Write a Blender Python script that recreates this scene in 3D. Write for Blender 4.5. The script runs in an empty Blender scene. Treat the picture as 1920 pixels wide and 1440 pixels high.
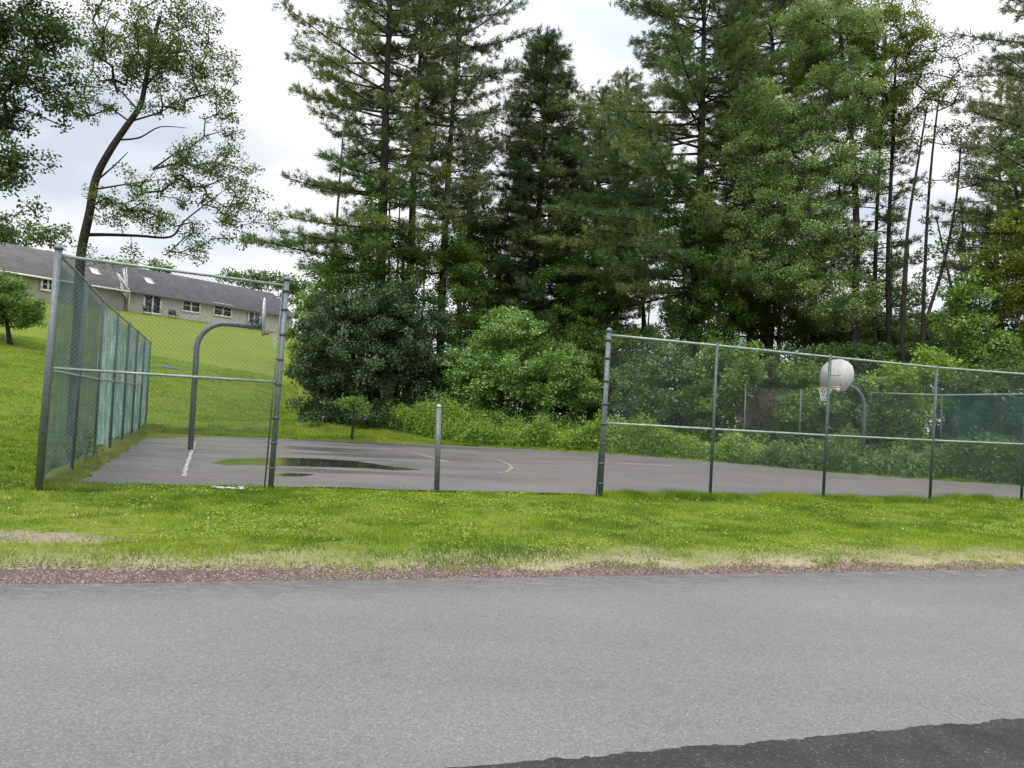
import bpy, math, random
import numpy as np
from mathutils import Vector, Matrix

# ------------------------------------------------------------------ camera, world, sun, exposure
sc = bpy.context.scene
COL = sc.collection
FPX, EYE = 1430.0, 1.65
PITCH, ROLL = math.atan(46/1430), 0.048
fw = Vector((0, math.cos(PITCH), math.sin(PITCH)))
r0 = Vector((1, 0, 0)); u0 = r0.cross(fw)
RIGHT = math.cos(ROLL)*r0 + math.sin(ROLL)*u0
UP = math.cos(ROLL)*u0 - math.sin(ROLL)*r0
cam_data = bpy.data.cameras.new('camera')
cam_data.lens = 36*FPX/1920; cam_data.sensor_width = 36
cam_data.clip_start = 0.05; cam_data.clip_end = 2000
cam = bpy.data.objects.new('camera', cam_data); COL.objects.link(cam)
M3 = Matrix((RIGHT, UP, -fw)).transposed()
cam.matrix_world = Matrix.Translation((0, 0, EYE)) @ M3.to_4x4()
sc.camera = cam

SUN_EL, SUN_AZ = 58, 200      # azimuth clockwise from +Y
world = bpy.data.worlds.new('World'); sc.world = world; world.use_nodes = True
nt = world.node_tree; nt.nodes.clear()
def wn(t, **k):
    n = nt.nodes.new(t)
    for a, b in k.items(): setattr(n, a, b)
    return n
wo = wn('ShaderNodeOutputWorld'); bg = wn('ShaderNodeBackground'); bg.inputs[1].default_value = 0.1
sky = wn('ShaderNodeTexSky', sky_type='NISHITA', sun_disc=False)
sky.sun_elevation = math.radians(SUN_EL); sky.sun_rotation = math.radians(SUN_AZ)
tc = wn('ShaderNodeTexCoord'); sep = wn('ShaderNodeSeparateXYZ')
nt.links.new(tc.outputs['Generated'], sep.inputs[0])
# overcast deck: noise on the sky plane (direction / elevation), brighter towards the zenith as a real overcast sky is
mp = wn('ShaderNodeMapping'); mp.inputs['Scale'].default_value = (1.6, 1.6, 4.2); mp.inputs['Location'].default_value = (2.3, 0.4, 0)
nt.links.new(tc.outputs['Generated'], mp.inputs[0])
nz = wn('ShaderNodeTexNoise'); nz.inputs['Scale'].default_value = 1.7; nz.inputs['Detail'].default_value = 6; nz.inputs['Roughness'].default_value = .5
nt.links.new(mp.outputs[0], nz.inputs['Vector'])
rmp = wn('ShaderNodeValToRGB')
rmp.color_ramp.elements[0].position = .38; rmp.color_ramp.elements[0].color = (8.0, 8.6, 9.7, 1)
rmp.color_ramp.elements[1].position = .62; rmp.color_ramp.elements[1].color = (12.8, 12.8, 12.8, 1)
nt.links.new(nz.outputs['Fac'], rmp.inputs[0])
zc = wn('ShaderNodeMapRange'); zc.inputs[1].default_value = 0.38; zc.inputs[2].default_value = 1; zc.inputs[3].default_value = .68; zc.inputs[4].default_value = 2.45
nt.links.new(sep.outputs[2], zc.inputs[0])
vm = wn('ShaderNodeVectorMath', operation='SCALE')
nt.links.new(rmp.outputs[0], vm.inputs[0]); nt.links.new(zc.outputs[0], vm.inputs['Scale'])
mx = wn('ShaderNodeMix', data_type='RGBA'); mx.inputs[0].default_value = .93
nt.links.new(sky.outputs[0], mx.inputs[6]); nt.links.new(vm.outputs[0], mx.inputs[7])
nt.links.new(mx.outputs[2], bg.inputs[0]); nt.links.new(bg.outputs[0], wo.inputs[0])

sd = bpy.data.lights.new('sun', 'SUN'); sd.energy = 1.1; sd.angle = math.radians(22); sd.color = (1, .965, .91)
sun = bpy.data.objects.new('sun', sd); COL.objects.link(sun)
el, az = math.radians(SUN_EL), math.radians(SUN_AZ)
sdir = Vector((math.sin(az)*math.cos(el), math.cos(az)*math.cos(el), math.sin(el)))
sun.rotation_euler = sdir.to_track_quat('Z', 'Y').to_euler(); sun.location = (0, -10, 40)

sc.view_settings.view_transform = 'Standard'; sc.view_settings.look = 'None'
sc.view_settings.exposure = 0.42; sc.view_settings.gamma = 1
sc.cycles.max_bounces = 6; sc.cycles.diffuse_bounces = 3; sc.cycles.glossy_bounces = 2
sc.cycles.transmission_bounces = 3; sc.cycles.transparent_max_bounces = 12
sc.cycles.sample_clamp_indirect = 4
sc.render.film_transparent = False

# ------------------------------------------------------------------ geometry helpers
RNG = np.random.default_rng(7)
CAM = np.array([0, 0, EYE]); R_, U_, F_ = (np.array(v) for v in (RIGHT, UP, fw))
def ray(px, py):
    return F_ + R_*((px-960)/FPX) - U_*((py-720)/FPX)
def at(px, py, Y):
    d = ray(px, py); return CAM + d*(Y/d[1])
def sstep(a, b, x):
    t = np.clip((x-a)/(b-a), 0, 1); return t*t*(3-2*t)
_h = RNG.random((256, 256))
def vnoise(x, y, s=1.0):
    x = np.asarray(x, float)/s; y = np.asarray(y, float)/s
    xi = np.floor(x).astype(int); yi = np.floor(y).astype(int); fx = x-xi; fy = y-yi
    fx = fx*fx*(3-2*fx); fy = fy*fy*(3-2*fy)
    g = lambda a, b: _h[a & 255, b & 255]
    return (g(xi, yi)*(1-fx)+g(xi+1, yi)*fx)*(1-fy)+(g(xi, yi+1)*(1-fx)+g(xi+1, yi+1)*fx)*fy
# road edge line through two photographed points (flat road at z = 0)
def flat(px, py, z=0.0):
    d = ray(px, py); return CAM + d*((z-EYE)/d[2])
E0, E1 = flat(0, 1098), flat(1920, 1069)
RD = (E1-E0)[:2]; RD = RD/np.linalg.norm(RD); RN = np.array([-RD[1], RD[0]])
def road_s(x, y):      # distance beyond the road edge
    return (x-E0[0])*RN[0] + (y-E0[1])*RN[1]
def road_t(x, y):
    return (x-E0[0])*RD[0] + (y-E0[1])*RD[1]
def on_road(t, s):
    return E0[0]+RD[0]*t+RN[0]*s, E0[1]+RD[1]*t+RN[1]*s
HN = np.array([-.836, .549])
LIFT = .06
def terrain(x, y):
    x = np.asarray(x, float); y = np.asarray(y, float)
    d = x*HN[0] + y*HN[1]
    s = road_s(x, y)
    k = 2.5
    e = d-31
    hill = .2045*np.where(e > 20, e, k*np.log1p(np.exp(np.clip(e/k, -30, 30))))
    hill = np.minimum(hill, 10.75)*sstep(0, -12, x+.12*y)
    z = LIFT*sstep(.15, 1.2, s)
    z = z + hill + .10*(vnoise(x, y, 5)-.5)*sstep(32, 40, d)
    # low bank under the shrubs beyond the court
    z = z + .6*sstep(31.3, 36, y)*sstep(12, -4, x)*sstep(-15, -8, x)
    return z
def ground(px, py):
    d = ray(px, py); t = 3.0
    while t < 250:
        p = CAM + d*t
        if p[2] < float(terrain(p[0], p[1])): return p
        t += .03 + t*.001
    return CAM + d*250

class MB:
    def __init__(s): s.v = []; s.q = []; s.t = []; s.n = 0; s.tq = []; s.tt = []
    def add(s, v, q=None, t=None, tint=0.5):
        v = np.asarray(v, float).reshape(-1, 3)
        if q is not None and len(q):
            q = np.asarray(q, int).reshape(-1, 4); s.q.append(q+s.n); s.tq.append(np.broadcast_to(np.asarray(tint, float), (len(q),)))
        if t is not None and len(t):
            t = np.asarray(t, int).reshape(-1, 3); s.t.append(t+s.n); s.tt.append(np.broadcast_to(np.asarray(tint, float), (len(t),)))
        s.v.append(v); s.n += len(v)
    def box(s, c, size, ax=None, tint=.5):
        c = np.array(c, float); h = np.array(size, float)/2
        A = np.eye(3) if ax is None else np.array(ax, float)
        co = np.array([[a, b, d] for a in (-1, 1) for b in (-1, 1) for d in (-1, 1)], float)*h
        s.add(c + co@A, q=[[0,1,3,2],[4,6,7,5],[0,4,5,1],[2,3,7,6],[0,2,6,4],[1,5,7,3]], tint=tint)
    def tube(s, P, R, n=8, cap=True, tint=.5):
        P = np.asarray(P, float); m = len(P); R = np.broadcast_to(np.asarray(R, float), (m,))
        T = np.gradient(P, axis=0); T /= np.linalg.norm(T, axis=1)[:, None]+1e-9
        ref = np.array([0, 0, 1.0]) if abs(T[:, 2]).mean() < .8 else np.array([1.0, 0, 0])
        A = np.zeros_like(T); a_ = np.cross(T[0], ref)
        if np.linalg.norm(a_) < .05: a_ = np.cross(T[0], [1., .3, .1])
        for k_ in range(m):
            a_ = a_-T[k_]*np.dot(a_, T[k_]); a_ = a_/(np.linalg.norm(a_)+1e-9); A[k_] = a_
        B = np.cross(A, T)
        a = np.linspace(0, 2*np.pi, n, endpoint=False)
        V = P[:, None]+R[:, None, None]*(A[:, None]*np.cos(a)[None, :, None]+B[:, None]*np.sin(a)[None, :, None])
        i = np.arange(m-1)[:, None]*n; j = np.arange(n)[None]; k = (j+1) % n
        q = np.stack([i+j, i+k, i+n+k, i+n+j], -1).reshape(-1, 4)
        V = V.reshape(-1, 3); t = []
        if cap:
            V = np.vstack([V, P[0], P[-1]]); c0 = m*n; c1 = c0+1
            t = [[c0, (x+1) % n, x] for x in range(n)]+[[c1, (m-1)*n+x, (m-1)*n+(x+1) % n] for x in range(n)]
        s.add(V, q=q, t=t, tint=tint)
    def build(s, name, mat, parent=None, smooth=False, origin=None):
        V = np.concatenate(s.v) if s.v else np.zeros((0, 3))
        o0 = np.zeros(3)
        if parent is not None: o0 = np.array(parent['_o'])
        elif origin is not None: o0 = np.array(origin, float)
        V = V-o0
        q = np.concatenate(s.q) if s.q else np.zeros((0, 4), int)
        t = np.concatenate(s.t) if s.t else np.zeros((0, 3), int)
        me = bpy.data.meshes.new(name)
        me.vertices.add(len(V)); me.vertices.foreach_set('co', V.astype(np.float32).ravel())
        me.loops.add(len(q)*4+len(t)*3)
        me.loops.foreach_set('vertex_index', np.concatenate([q.ravel(), t.ravel()]).astype(np.int32))
        me.polygons.add(len(q)+len(t))
        st = np.concatenate([np.arange(len(q))*4, len(q)*4+np.arange(len(t))*3]).astype(np.int32)
        me.polygons.foreach_set('loop_start', st)
        me.update(calc_edges=True)
        tint = np.concatenate([*(s.tq or [np.zeros(0)]), *(s.tt or [np.zeros(0)])]).astype(np.float32)
        at_ = me.attributes.new('tint', 'FLOAT', 'FACE'); at_.data.foreach_set('value', tint)
        if smooth: me.polygons.foreach_set('use_smooth', np.ones(len(q)+len(t), bool))
        me.materials.append(mat)
        o = bpy.data.objects.new(name, me); COL.objects.link(o)
        if parent is not None: o.parent = parent
        else: o.location = o0
        o['_o'] = [float(a) for a in o0]
        return o

def tag(o, label=None, cat=None, group=None, kind=None):
    if label: o['label'] = label
    if cat: o['category'] = cat
    if group: o['group'] = group
    if kind: o['kind'] = kind
    return o
def thing(name, loc, label, cat, group=None):
    o = bpy.data.objects.new(name, None); COL.objects.link(o); o.location = loc
    o['_o'] = [float(a) for a in loc]
    o.empty_display_size = .2
    return tag(o, label, cat, group)

# ------------------------------------------------------------------ materials
def newmat(name):
    m = bpy.data.materials.new(name); m.use_nodes = True
    n = m.node_tree; b = n.nodes['Principled BSDF']; return m, n, b
def N(n, t, **k):
    x = n.nodes.new(t)
    for a, b in k.items(): setattr(x, a, b)
    return x
def noise(n, vec, scale, detail=4, rough=.55):
    x = N(n, 'ShaderNodeTexNoise'); x.inputs['Scale'].default_value = scale
    x.inputs['Detail'].default_value = detail; x.inputs['Roughness'].default_value = rough
    if vec is not None: n.links.new(vec, x.inputs['Vector'])
    return x.outputs['Fac']
def ramp(n, fac, stops):
    x = N(n, 'ShaderNodeValToRGB'); e = x.color_ramp.elements
    while len(e) < len(stops): e.new(.5)
    for i, (p, c) in enumerate(stops):
        e[i].position = p; e[i].color = (*c, 1) if len(c) == 3 else c
    n.links.new(fac, x.inputs[0]); return x.outputs[0]
def mixc(n, fac, a, b, bt='MIX'):
    x = N(n, 'ShaderNodeMix', data_type='RGBA', blend_type=bt)
    for i, s in ((0, fac), (6, a), (7, b)):
        if isinstance(s, (int, float)): x.inputs[i].default_value = s
        elif isinstance(s, tuple): x.inputs[i].default_value = (*s, 1)
        else: n.links.new(s, x.inputs[i])
    return x.outputs[2]
def geo_pos(n):
    return N(n, 'ShaderNodeNewGeometry').outputs['Position']
def mapv(n, v, scale=(1, 1, 1), rot=(0, 0, 0)):
    x = N(n, 'ShaderNodeMapping'); x.inputs['Scale'].default_value = scale; x.inputs['Rotation'].default_value = rot
    n.links.new(v, x.inputs[0]); return x.outputs[0]
def bump(n, b, h, dist=.01, strength=.5):
    x = N(n, 'ShaderNodeBump'); x.inputs['Distance'].default_value = dist; x.inputs['Strength'].default_value = strength
    n.links.new(h, x.inputs['Height']); n.links.new(x.outputs[0], b.inputs['Normal'])
def solid(name, c, rough=.6, metal=0, var=.15, scale=6, spec=.5):
    m, n, b = newmat(name)
    f = noise(n, geo_pos(n), scale, 5)
    lo = tuple(v*(1-var) for v in c); hi = tuple(min(1, v*(1+var)) for v in c)
    n.links.new(ramp(n, f, [(.3, lo), (.7, hi)]), b.inputs['Base Color'])
    b.inputs['Roughness'].default_value = rough; b.inputs['Metallic'].default_value = metal
    b.inputs['Specular IOR Level'].default_value = spec
    return m
def leafmat(name, dark, mid, light, transl=.28, rough=.5):
    m, n, b = newmat(name)
    a = N(n, 'ShaderNodeAttribute', attribute_name='tint')
    c = ramp(n, a.outputs['Fac'], [(.05, dark), (.5, mid), (.95, light)])
    n.links.new(c, b.inputs['Base Color'])
    b.inputs['Roughness'].default_value = rough; b.inputs['Specular IOR Level'].default_value = .35
    t = N(n, 'ShaderNodeBsdfTranslucent'); c2 = mixc(n, .5, c, (.16, .26, .02)); n.links.new(c2, t.inputs[0])
    ms = N(n, 'ShaderNodeMixShader'); ms.inputs[0].default_value = transl
    n.links.new(b.outputs[0], ms.inputs[1]); n.links.new(t.outputs[0], ms.inputs[2])
    n.links.new(ms.outputs[0], n.nodes['Material Output'].inputs[0])
    return m

def asphalt(name, base, speck, scale, mott=.12, blotch=1.2, tintc=(1, 1, 1), rough=.85):
    m, n, b = newmat(name); p = geo_pos(n)
    v = N(n, 'ShaderNodeTexVoronoi'); v.inputs['Scale'].default_value = scale; n.links.new(p, v.inputs['Vector'])
    sp = N(n, 'ShaderNodeSeparateColor'); n.links.new(v.outputs['Color'], sp.inputs[0])
    c = ramp(n, sp.outputs[0], [(0, tuple(base*.66*t for t in tintc)), (.55, tuple(base*t for t in tintc)), (.9, tuple(base*1.25*t for t in tintc)), (1, tuple(speck*t for t in tintc))])
    f1 = noise(n, p, scale*.45, 3)
    c = mixc(n, .45, c, ramp(n, f1, [(.3, tuple(base*.7*t for t in tintc)), (.7, tuple(base*1.3*t for t in tintc))]))
    f2 = noise(n, p, blotch, 5)
    c = mixc(n, 1.0, c, ramp(n, f2, [(.3, (1-mott,)*3), (.7, (1+mott,)*3)]), 'MULTIPLY')
    n.links.new(c, b.inputs['Base Color']); b.inputs['Roughness'].default_value = rough
    b.inputs['Specular IOR Level'].default_value = .3
    bump(n, b, v.outputs['Distance'], .004, .6)
    return m, n, b, c

M = {}
M['road'], _n, _b, _c = asphalt('road_asphalt', .143, .29, 115, .08, .45, (1.035, 1.015, .955))
# darker, cracked band at the road's edge
_p = geo_pos(_n)
_s = N(_n, 'ShaderNodeVectorMath', operation='DOT_PRODUCT'); _n.links.new(_p, _s.inputs[0]); _s.inputs[1].default_value = (RN[0], RN[1], 0)
_m = N(_n, 'ShaderNodeMapRange'); e = float(E0[:2]@RN)
_m.inputs[1].default_value = e-.75; _m.inputs[2].default_value = e-.1; _n.links.new(_s.outputs['Value'], _m.inputs[0])
_f = noise(_n, mapv(_n, _p, (1.2, 5, 1), (0, 0, -math.atan2(RD[1], RD[0]))), 3.0, 6, .65)
_mm = N(_n, 'ShaderNodeMath', operation='MULTIPLY'); _n.links.new(_m.outputs[0], _mm.inputs[0])
_r = ramp(_n, _f, [(.38, (0, 0, 0)), (.55, (1, 1, 1))]); _n.links.new(_r, _mm.inputs[1])
_lane = ramp(_n, noise(_n, mapv(_n, _p, (.10, 1.1, 1), (0, 0, -math.atan2(RD[1], RD[0]))), 1.0, 3), [(.35, (.95,)*3), (.65, (1.04,)*3)])
_c = mixc(_n, 1.0, _c, _lane, 'MULTIPLY')
_sp = ramp(_n, noise(_n, _p, 2.6, 2), [(.70, (0, 0, 0)), (.78, (.28,)*3)])
_c = mixc(_n, _sp, _c, mixc(_n, 1.0, _c, (.6, .6, .6), 'MULTIPLY'))
_n.links.new(mixc(_n, _mm.outputs[0], _c, mixc(_n, 1.0, _c, (.62, .62, .66), 'MULTIPLY')), _b.inputs['Base Color'])
M['apron'], *_ = asphalt('fresh_asphalt', .027, .115, 95, .40, 2.6, (1.03, 1.01, .96))
# court: worn pinkish brown acrylic over asphalt, wet patches
M['court'], n, b, c = asphalt('court_surface', .118, .19, 90, .14, .5, (1.04, .975, .92), .8)
p = geo_pos(n)
f = noise(n, mapv(n, p, (.35, 1.0, 1)), .55, 5)
c2 = mixc(n, ramp(n, f, [(.45, (0, 0, 0)), (.62, (.8, .8, .8))]), c, mixc(n, 1.0, c, (1.02, .90, .84), 'MULTIPLY'))
w = noise(n, mapv(n, p, (.22, 1.1, 1)), .5, 4)
sepx = N(n, 'ShaderNodeSeparateXYZ'); n.links.new(p, sepx.inputs[0])
mr = N(n, 'ShaderNodeMapRange'); mr.inputs[1].default_value = 2.0; mr.inputs[2].default_value = -4.5; n.links.new(sepx.outputs[0], mr.inputs[0])
mu = N(n, 'ShaderNodeMath', operation='MULTIPLY'); n.links.new(mr.outputs[0], mu.inputs[0])
n.links.new(ramp(n, w, [(.43, (0, 0, 0)), (.54, (1, 1, 1))]), mu.inputs[1])
c3 = mixc(n, mu.outputs[0], c2, mixc(n, 1.0, c2, (.80, .84, .88), 'MULTIPLY'))
n.links.new(c3, b.inputs['Base Color'])
rr = N(n, 'ShaderNodeMapRange'); rr.inputs[3].default_value = .8; rr.inputs[4].default_value = .24; n.links.new(mu.outputs[0], rr.inputs[0]); n.links.new(rr.outputs[0], b.inputs['Roughness'])
# lawn soil sheet
def lawn_mat():
    m, n, b = newmat('lawn'); p = geo_pos(n)
    f1 = noise(n, p, .35, 5); f2 = noise(n, p, 9, 6, .7); f3 = noise(n, mapv(n, p, (1, 2.2, 1)), 2.2, 5)
    c = ramp(n, f1, [(.3, (.085, .115, .014)), (.55, (.125, .15, .018)), (.75, (.175, .175, .03))])
    c = mixc(n, .55, c, ramp(n, f2, [(.3, (.045, .08, .008)), (.7, (.20, .26, .025))]))
    c = mixc(n, ramp(n, f3, [(.5, (0, 0, 0)), (.75, (.45, .45, .45))]), c, (.15, .17, .03))
    # bare, sandy strip beside the road
    d = N(n, 'ShaderNodeVectorMath', operation='DOT_PRODUCT'); n.links.new(p, d.inputs[0]); d.inputs[1].default_value = (RN[0], RN[1], 0)
    mr = N(n, 'ShaderNodeMapRange'); e = float(E0[:2]@RN)
    mr.inputs[1].default_value = e+1.5; mr.inputs[2].default_value = e+.5; n.links.new(d.outputs['Value'], mr.inputs[0])
    f4 = noise(n, p, 1.6, 5)
    mu = N(n, 'ShaderNodeMath', operation='MULTIPLY'); n.links.new(mr.outputs[0], mu.inputs[0]); n.links.new(ramp(n, f4, [(.35, (.35,)*3), (.6, (1,)*3)]), mu.inputs[1])
    f5 = noise(n, p, 45, 4)
    c = mixc(n, mu.outputs[0], c, ramp(n, f5, [(.3, (.20, .17, .11)), (.7, (.42, .36, .26))]))
    q = flat(45, 1003, LIFT)
    vs = N(n, 'ShaderNodeVectorMath', operation='SUBTRACT'); n.links.new(p, vs.inputs[0]); vs.inputs[1].default_value = (q[0]-.2, q[1], 0)
    vs2 = mapv(n, vs.outputs[0], (1/1.15, 1/.34, 0)); ln = N(n, 'ShaderNodeVectorMath', operation='LENGTH'); n.links.new(vs2, ln.inputs[0])
    ad_ = N(n, 'ShaderNodeMath', operation='MULTIPLY_ADD'); n.links.new(noise(n, p, 5, 4), ad_.inputs[0]); ad_.inputs[1].default_value = 1.6; n.links.new(ln.outputs['Value'], ad_.inputs[2])
    mk = ramp(n, ad_.outputs[0], [(0, (1, 1, 1)), (1, (0, 0, 0))])
    mk_ = N(n, 'ShaderNodeMapRange'); mk_.inputs[1].default_value = 2.0; mk_.inputs[2].default_value = 1.5; n.links.new(ad_.outputs[0], mk_.inputs[0])
    c = mixc(n, mk_.outputs[0], c, ramp(n, f5, [(.3, (.15, .12, .085)), (.7, (.34, .29, .22))]))
    n.links.new(c, b.inputs['Base Color']); b.inputs['Roughness'].default_value = .95; b.inputs['Specular IOR Level'].default_value = .1
    bump(n, b, f2, .04, .8)
    return m
M['lawn'] = lawn_mat()
M['soil'] = solid('soil', (.20, .16, .11), .95, 0, .5, 14, .1)
M['gravel'] = leafmat('gravel', (.055, .036, .029), (.115, .077, .064), (.27, .205, .175), 0.0, .9)
M['grass'] = leafmat('grass_blades', (.075, .15, .006), (.175, .285, .010), (.33, .41, .03), .35, .55)
M['dry'] = leafmat('dry_grass', (.14, .16, .03), (.30, .29, .09), (.44, .38, .20), .25, .7)
M['steel'] = solid('galvanized_steel', (.13, .15, .155), .5, .3, .25, 18)
M['steel_green'] = solid('weathered_green_steel', (.075, .105, .10), .55, .25, .25, 14)
M['rail'] = solid('galvanized_rail', (.27, .32, .29), .5, .25, .3, 9)
M['wire'] = solid('fence_wire', (.17, .20, .19), .5, .3, .2, 3)
M['bark'] = solid('bark', (.046, .040, .034), .95, 0, .5, 9, .1)
M['bark_grey'] = solid('grey_bark', (.085, .075, .06), .95, 0, .5, 9, .1)
M['white'] = solid('white_trim', (.78, .78, .76), .5, 0, .05)
M['siding'] = None
M['glass'], n, b = newmat('dark_glass'); b.inputs['Base Color'].default_value = (.03, .035, .04, 1); b.inputs['Roughness'].default_value = .12
M['skylight'], n, b = newmat('skylight_glass'); b.inputs['Base Color'].default_value = (.6, .63, .66, 1); b.inputs['Roughness'].default_value = .18; b.inputs['Metallic'].default_value = .7
M['water'], n, b = newmat('puddle_water'); b.inputs['Base Color'].default_value = (.028, .028, .024, 1); b.inputs['Roughness'].default_value = .04; b.inputs['IOR'].default_value = 1.33
bump(n, b, noise(n, geo_pos(n), 7, 2), .004, .25)
def siding_mat(name, c):
    m, n, b = newmat(name); p = geo_pos(n)
    wv = N(n, 'ShaderNodeTexWave', wave_type='BANDS', bands_direction='Z'); wv.inputs['Scale'].default_value = 1.3; n.links.new(p, wv.inputs['Vector'])
    f = noise(n, p, 3, 4)
    cc = ramp(n, f, [(.3, tuple(v*.8 for v in c)), (.7, tuple(v*1.15 for v in c))])
    n.links.new(mixc(n, .25, cc, ramp(n, wv.outputs['Fac'], [(0, tuple(v*.5 for v in c)), (.4, c)])), b.inputs['Base Color']); b.inputs['Roughness'].default_value = .8
    bump(n, b, wv.outputs['Fac'], .02, .5)
    return m
M['siding'] = siding_mat('cream_siding', (.50, .475, .42)); M['siding_tan'] = siding_mat('tan_siding', (.33, .30, .255))
def shingles(name, c):
    m, n, b = newmat(name); p = geo_pos(n)
    br = N(n, 'ShaderNodeTexBrick'); br.inputs['Scale'].default_value = 3.0
    br.inputs['Color1'].default_value = (*[v*.8 for v in c], 1); br.inputs['Color2'].default_value = (*[v*1.2 for v in c], 1); br.inputs['Mortar'].default_value = (*[v*.6 for v in c], 1)
    n.links.new(mapv(n, p, (1, 1, 1.5), (math.radians(90), 0, math.radians(56))), br.inputs['Vector'])
    f = noise(n, p, .7, 5)
    n.links.new(mixc(n, 1.0, br.outputs['Color'], ramp(n, f, [(.3, (.8,)*3), (.7, (1.2,)*3)]), 'MULTIPLY'), b.inputs['Base Color']); b.inputs['Roughness'].default_value = .9
    return m
M['roof'] = shingles('grey_shingles', (.082, .078, .086)); M['roof_brown'] = shingles('brown_grey_shingles', (.11, .10, .10))
M['orange'] = solid('orange_rim', (.40, .21, .14), .5)
M['net'] = solid('net_cord', (.7, .7, .66), .8)
M['board'] = solid('backboard_paint', (.56, .555, .53), .45, 0, .12, 5)
M['fadedred'] = solid('faded_red_marking', (.50, .40, .35), .6)
M['line'] = solid('court_line_paint', (.25, .215, .145), .8, 0, .35, 3)
M['linew'] = solid('worn_white_line_paint', (.31, .30, .285), .8, 0, .3, 5)
M['black'] = solid('black_iron', (.03, .03, .032), .6)
M['stone'] = solid('pale_stone', (.36, .35, .32), .85)
M['flower'] = solid('clover_flower', (.75, .75, .68), .8)
def fabric(name, c, tr, crease):
    m, n, b = newmat(name); p = geo_pos(n)
    f = noise(n, mapv(n, p, (1, 1, .42)), 3.6, 7, .7)
    f2 = noise(n, mapv(n, p, (1, 1, .25)), 1.1, 4, .6)
    cc = ramp(n, f, [(.40, tuple(v*.55 for v in c)), (.52, c), (.64, crease)])
    n.links.new(cc, b.inputs['Base Color']); b.inputs['Roughness'].default_value = .7
    t = N(n, 'ShaderNodeBsdfTranslucent'); n.links.new(cc, t.inputs[0])
    m1 = N(n, 'ShaderNodeMixShader'); m1.inputs[0].default_value = .45; n.links.new(b.outputs[0], m1.inputs[1]); n.links.new(t.outputs[0], m1.inputs[2])
    tp = N(n, 'ShaderNodeBsdfTransparent')
    m2 = N(n, 'ShaderNodeMixShader'); n.links.new(m1.outputs[0], m2.inputs[1]); n.links.new(tp.outputs[0], m2.inputs[2])
    a = N(n, 'ShaderNodeMapRange'); a.inputs[1].default_value = .35; a.inputs[2].default_value = .65; a.inputs[3].default_value = tr+.14; a.inputs[4].default_value = max(0, tr-.14)
    n.links.new(f2, a.inputs[0]); n.links.new(a.outputs[0], m2.inputs[0])
    n.links.new(m2.outputs[0], n.nodes['Material Output'].inputs[0])
    bump(n, b, f, .05, .7)
    return m
M['screen'] = fabric('green_windscreen', (.022, .105, .09), .36, (.07, .20, .17))
M['screen_pale'] = fabric('faded_windscreen', (.33, .56, .50), .08, (.88, .92, .90))
M['screen_far'] = fabric('teal_windscreen', (.012, .075, .078), .5, (.02, .11, .11))

# foliage palettes
M['pine'] = leafmat('pine_needles', (0.049, 0.087, 0.028), (0.108, 0.166, 0.050), (0.228, 0.271, 0.080), .15)
M['pine_grey'] = leafmat('grey_pine_needles', (0.069, 0.107, 0.049), (0.129, 0.172, 0.079), (0.237, 0.265, 0.127), .15)
M['spruce'] = leafmat('spruce_needles', (0.029, 0.059, 0.020), (0.070, 0.114, 0.038), (0.153, 0.188, 0.060), .12)
M['oak'] = leafmat('dark_leaves', (0.033, 0.075, 0.013), (0.083, 0.143, 0.022), (0.190, 0.247, 0.047), .3)
M['locust'] = leafmat('airy_leaves', (0.045, 0.075, 0.027), (0.097, 0.136, 0.043), (0.195, 0.245, 0.061), .32)
M['silver'] = leafmat('silvery_leaves', (0.108, 0.173, 0.056), (0.227, 0.313, 0.108), (0.452, 0.541, 0.216), .3)
M['yellowgreen'] = leafmat('yellow_green_leaves', (0.083, 0.119, 0.016), (0.172, 0.225, 0.025), (0.316, 0.362, 0.045), .38)
M['holly'] = leafmat('dark_shrub_leaves', (0.026, 0.051, 0.021), (0.060, 0.099, 0.040), (0.159, 0.204, 0.099), .12, .42)
M['bright'] = leafmat('bright_shrub_leaves', (0.064, 0.137, 0.023), (0.150, 0.260, 0.047), (0.286, 0.416, 0.105), .3)
M['mid'] = leafmat('mid_green_leaves', (0.049, 0.116, 0.023), (0.117, 0.223, 0.040), (0.245, 0.356, 0.081), .28)
M['teal'] = leafmat('bluish_leaves', (0.037, 0.092, 0.029), (0.091, 0.185, 0.057), (0.203, 0.314, 0.107), .25)
M['tuft'] = leafmat('tuft_grass', (.13, .17, .02), (.27, .32, .04), (.42, .43, .10), .3, .7)
M['shade'] = leafmat('deep_green_leaves', (.016, .034, .010), (.042, .072, .018), (.10, .14, .04), .22)
M['brown'] = leafmat('dead_vine', (0.060, 0.053, 0.033), (0.120, 0.106, 0.067), (0.191, 0.169, 0.105), .1, .9)
M['weed'] = leafmat('weed_leaves', (0.099, 0.211, 0.020), (0.215, 0.357, 0.044), (0.394, 0.536, 0.103), .35)
M['wood'] = leafmat('far_leaves', (0.035, 0.072, 0.023), (0.074, 0.120, 0.037), (0.141, 0.192, 0.058), .25)

def inpoly(x, y, P):
    x = np.asarray(x); y = np.asarray(y); r = np.zeros(x.shape, bool); j = len(P)-1
    for i in range(len(P)):
        xi, yi = P[i]; xj, yj = P[j]
        c = ((yi > y) != (yj > y)) & (x < (xj-xi)*(y-yi)/(yj-yi+1e-12)+xi); r ^= c; j = i
    return r
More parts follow.
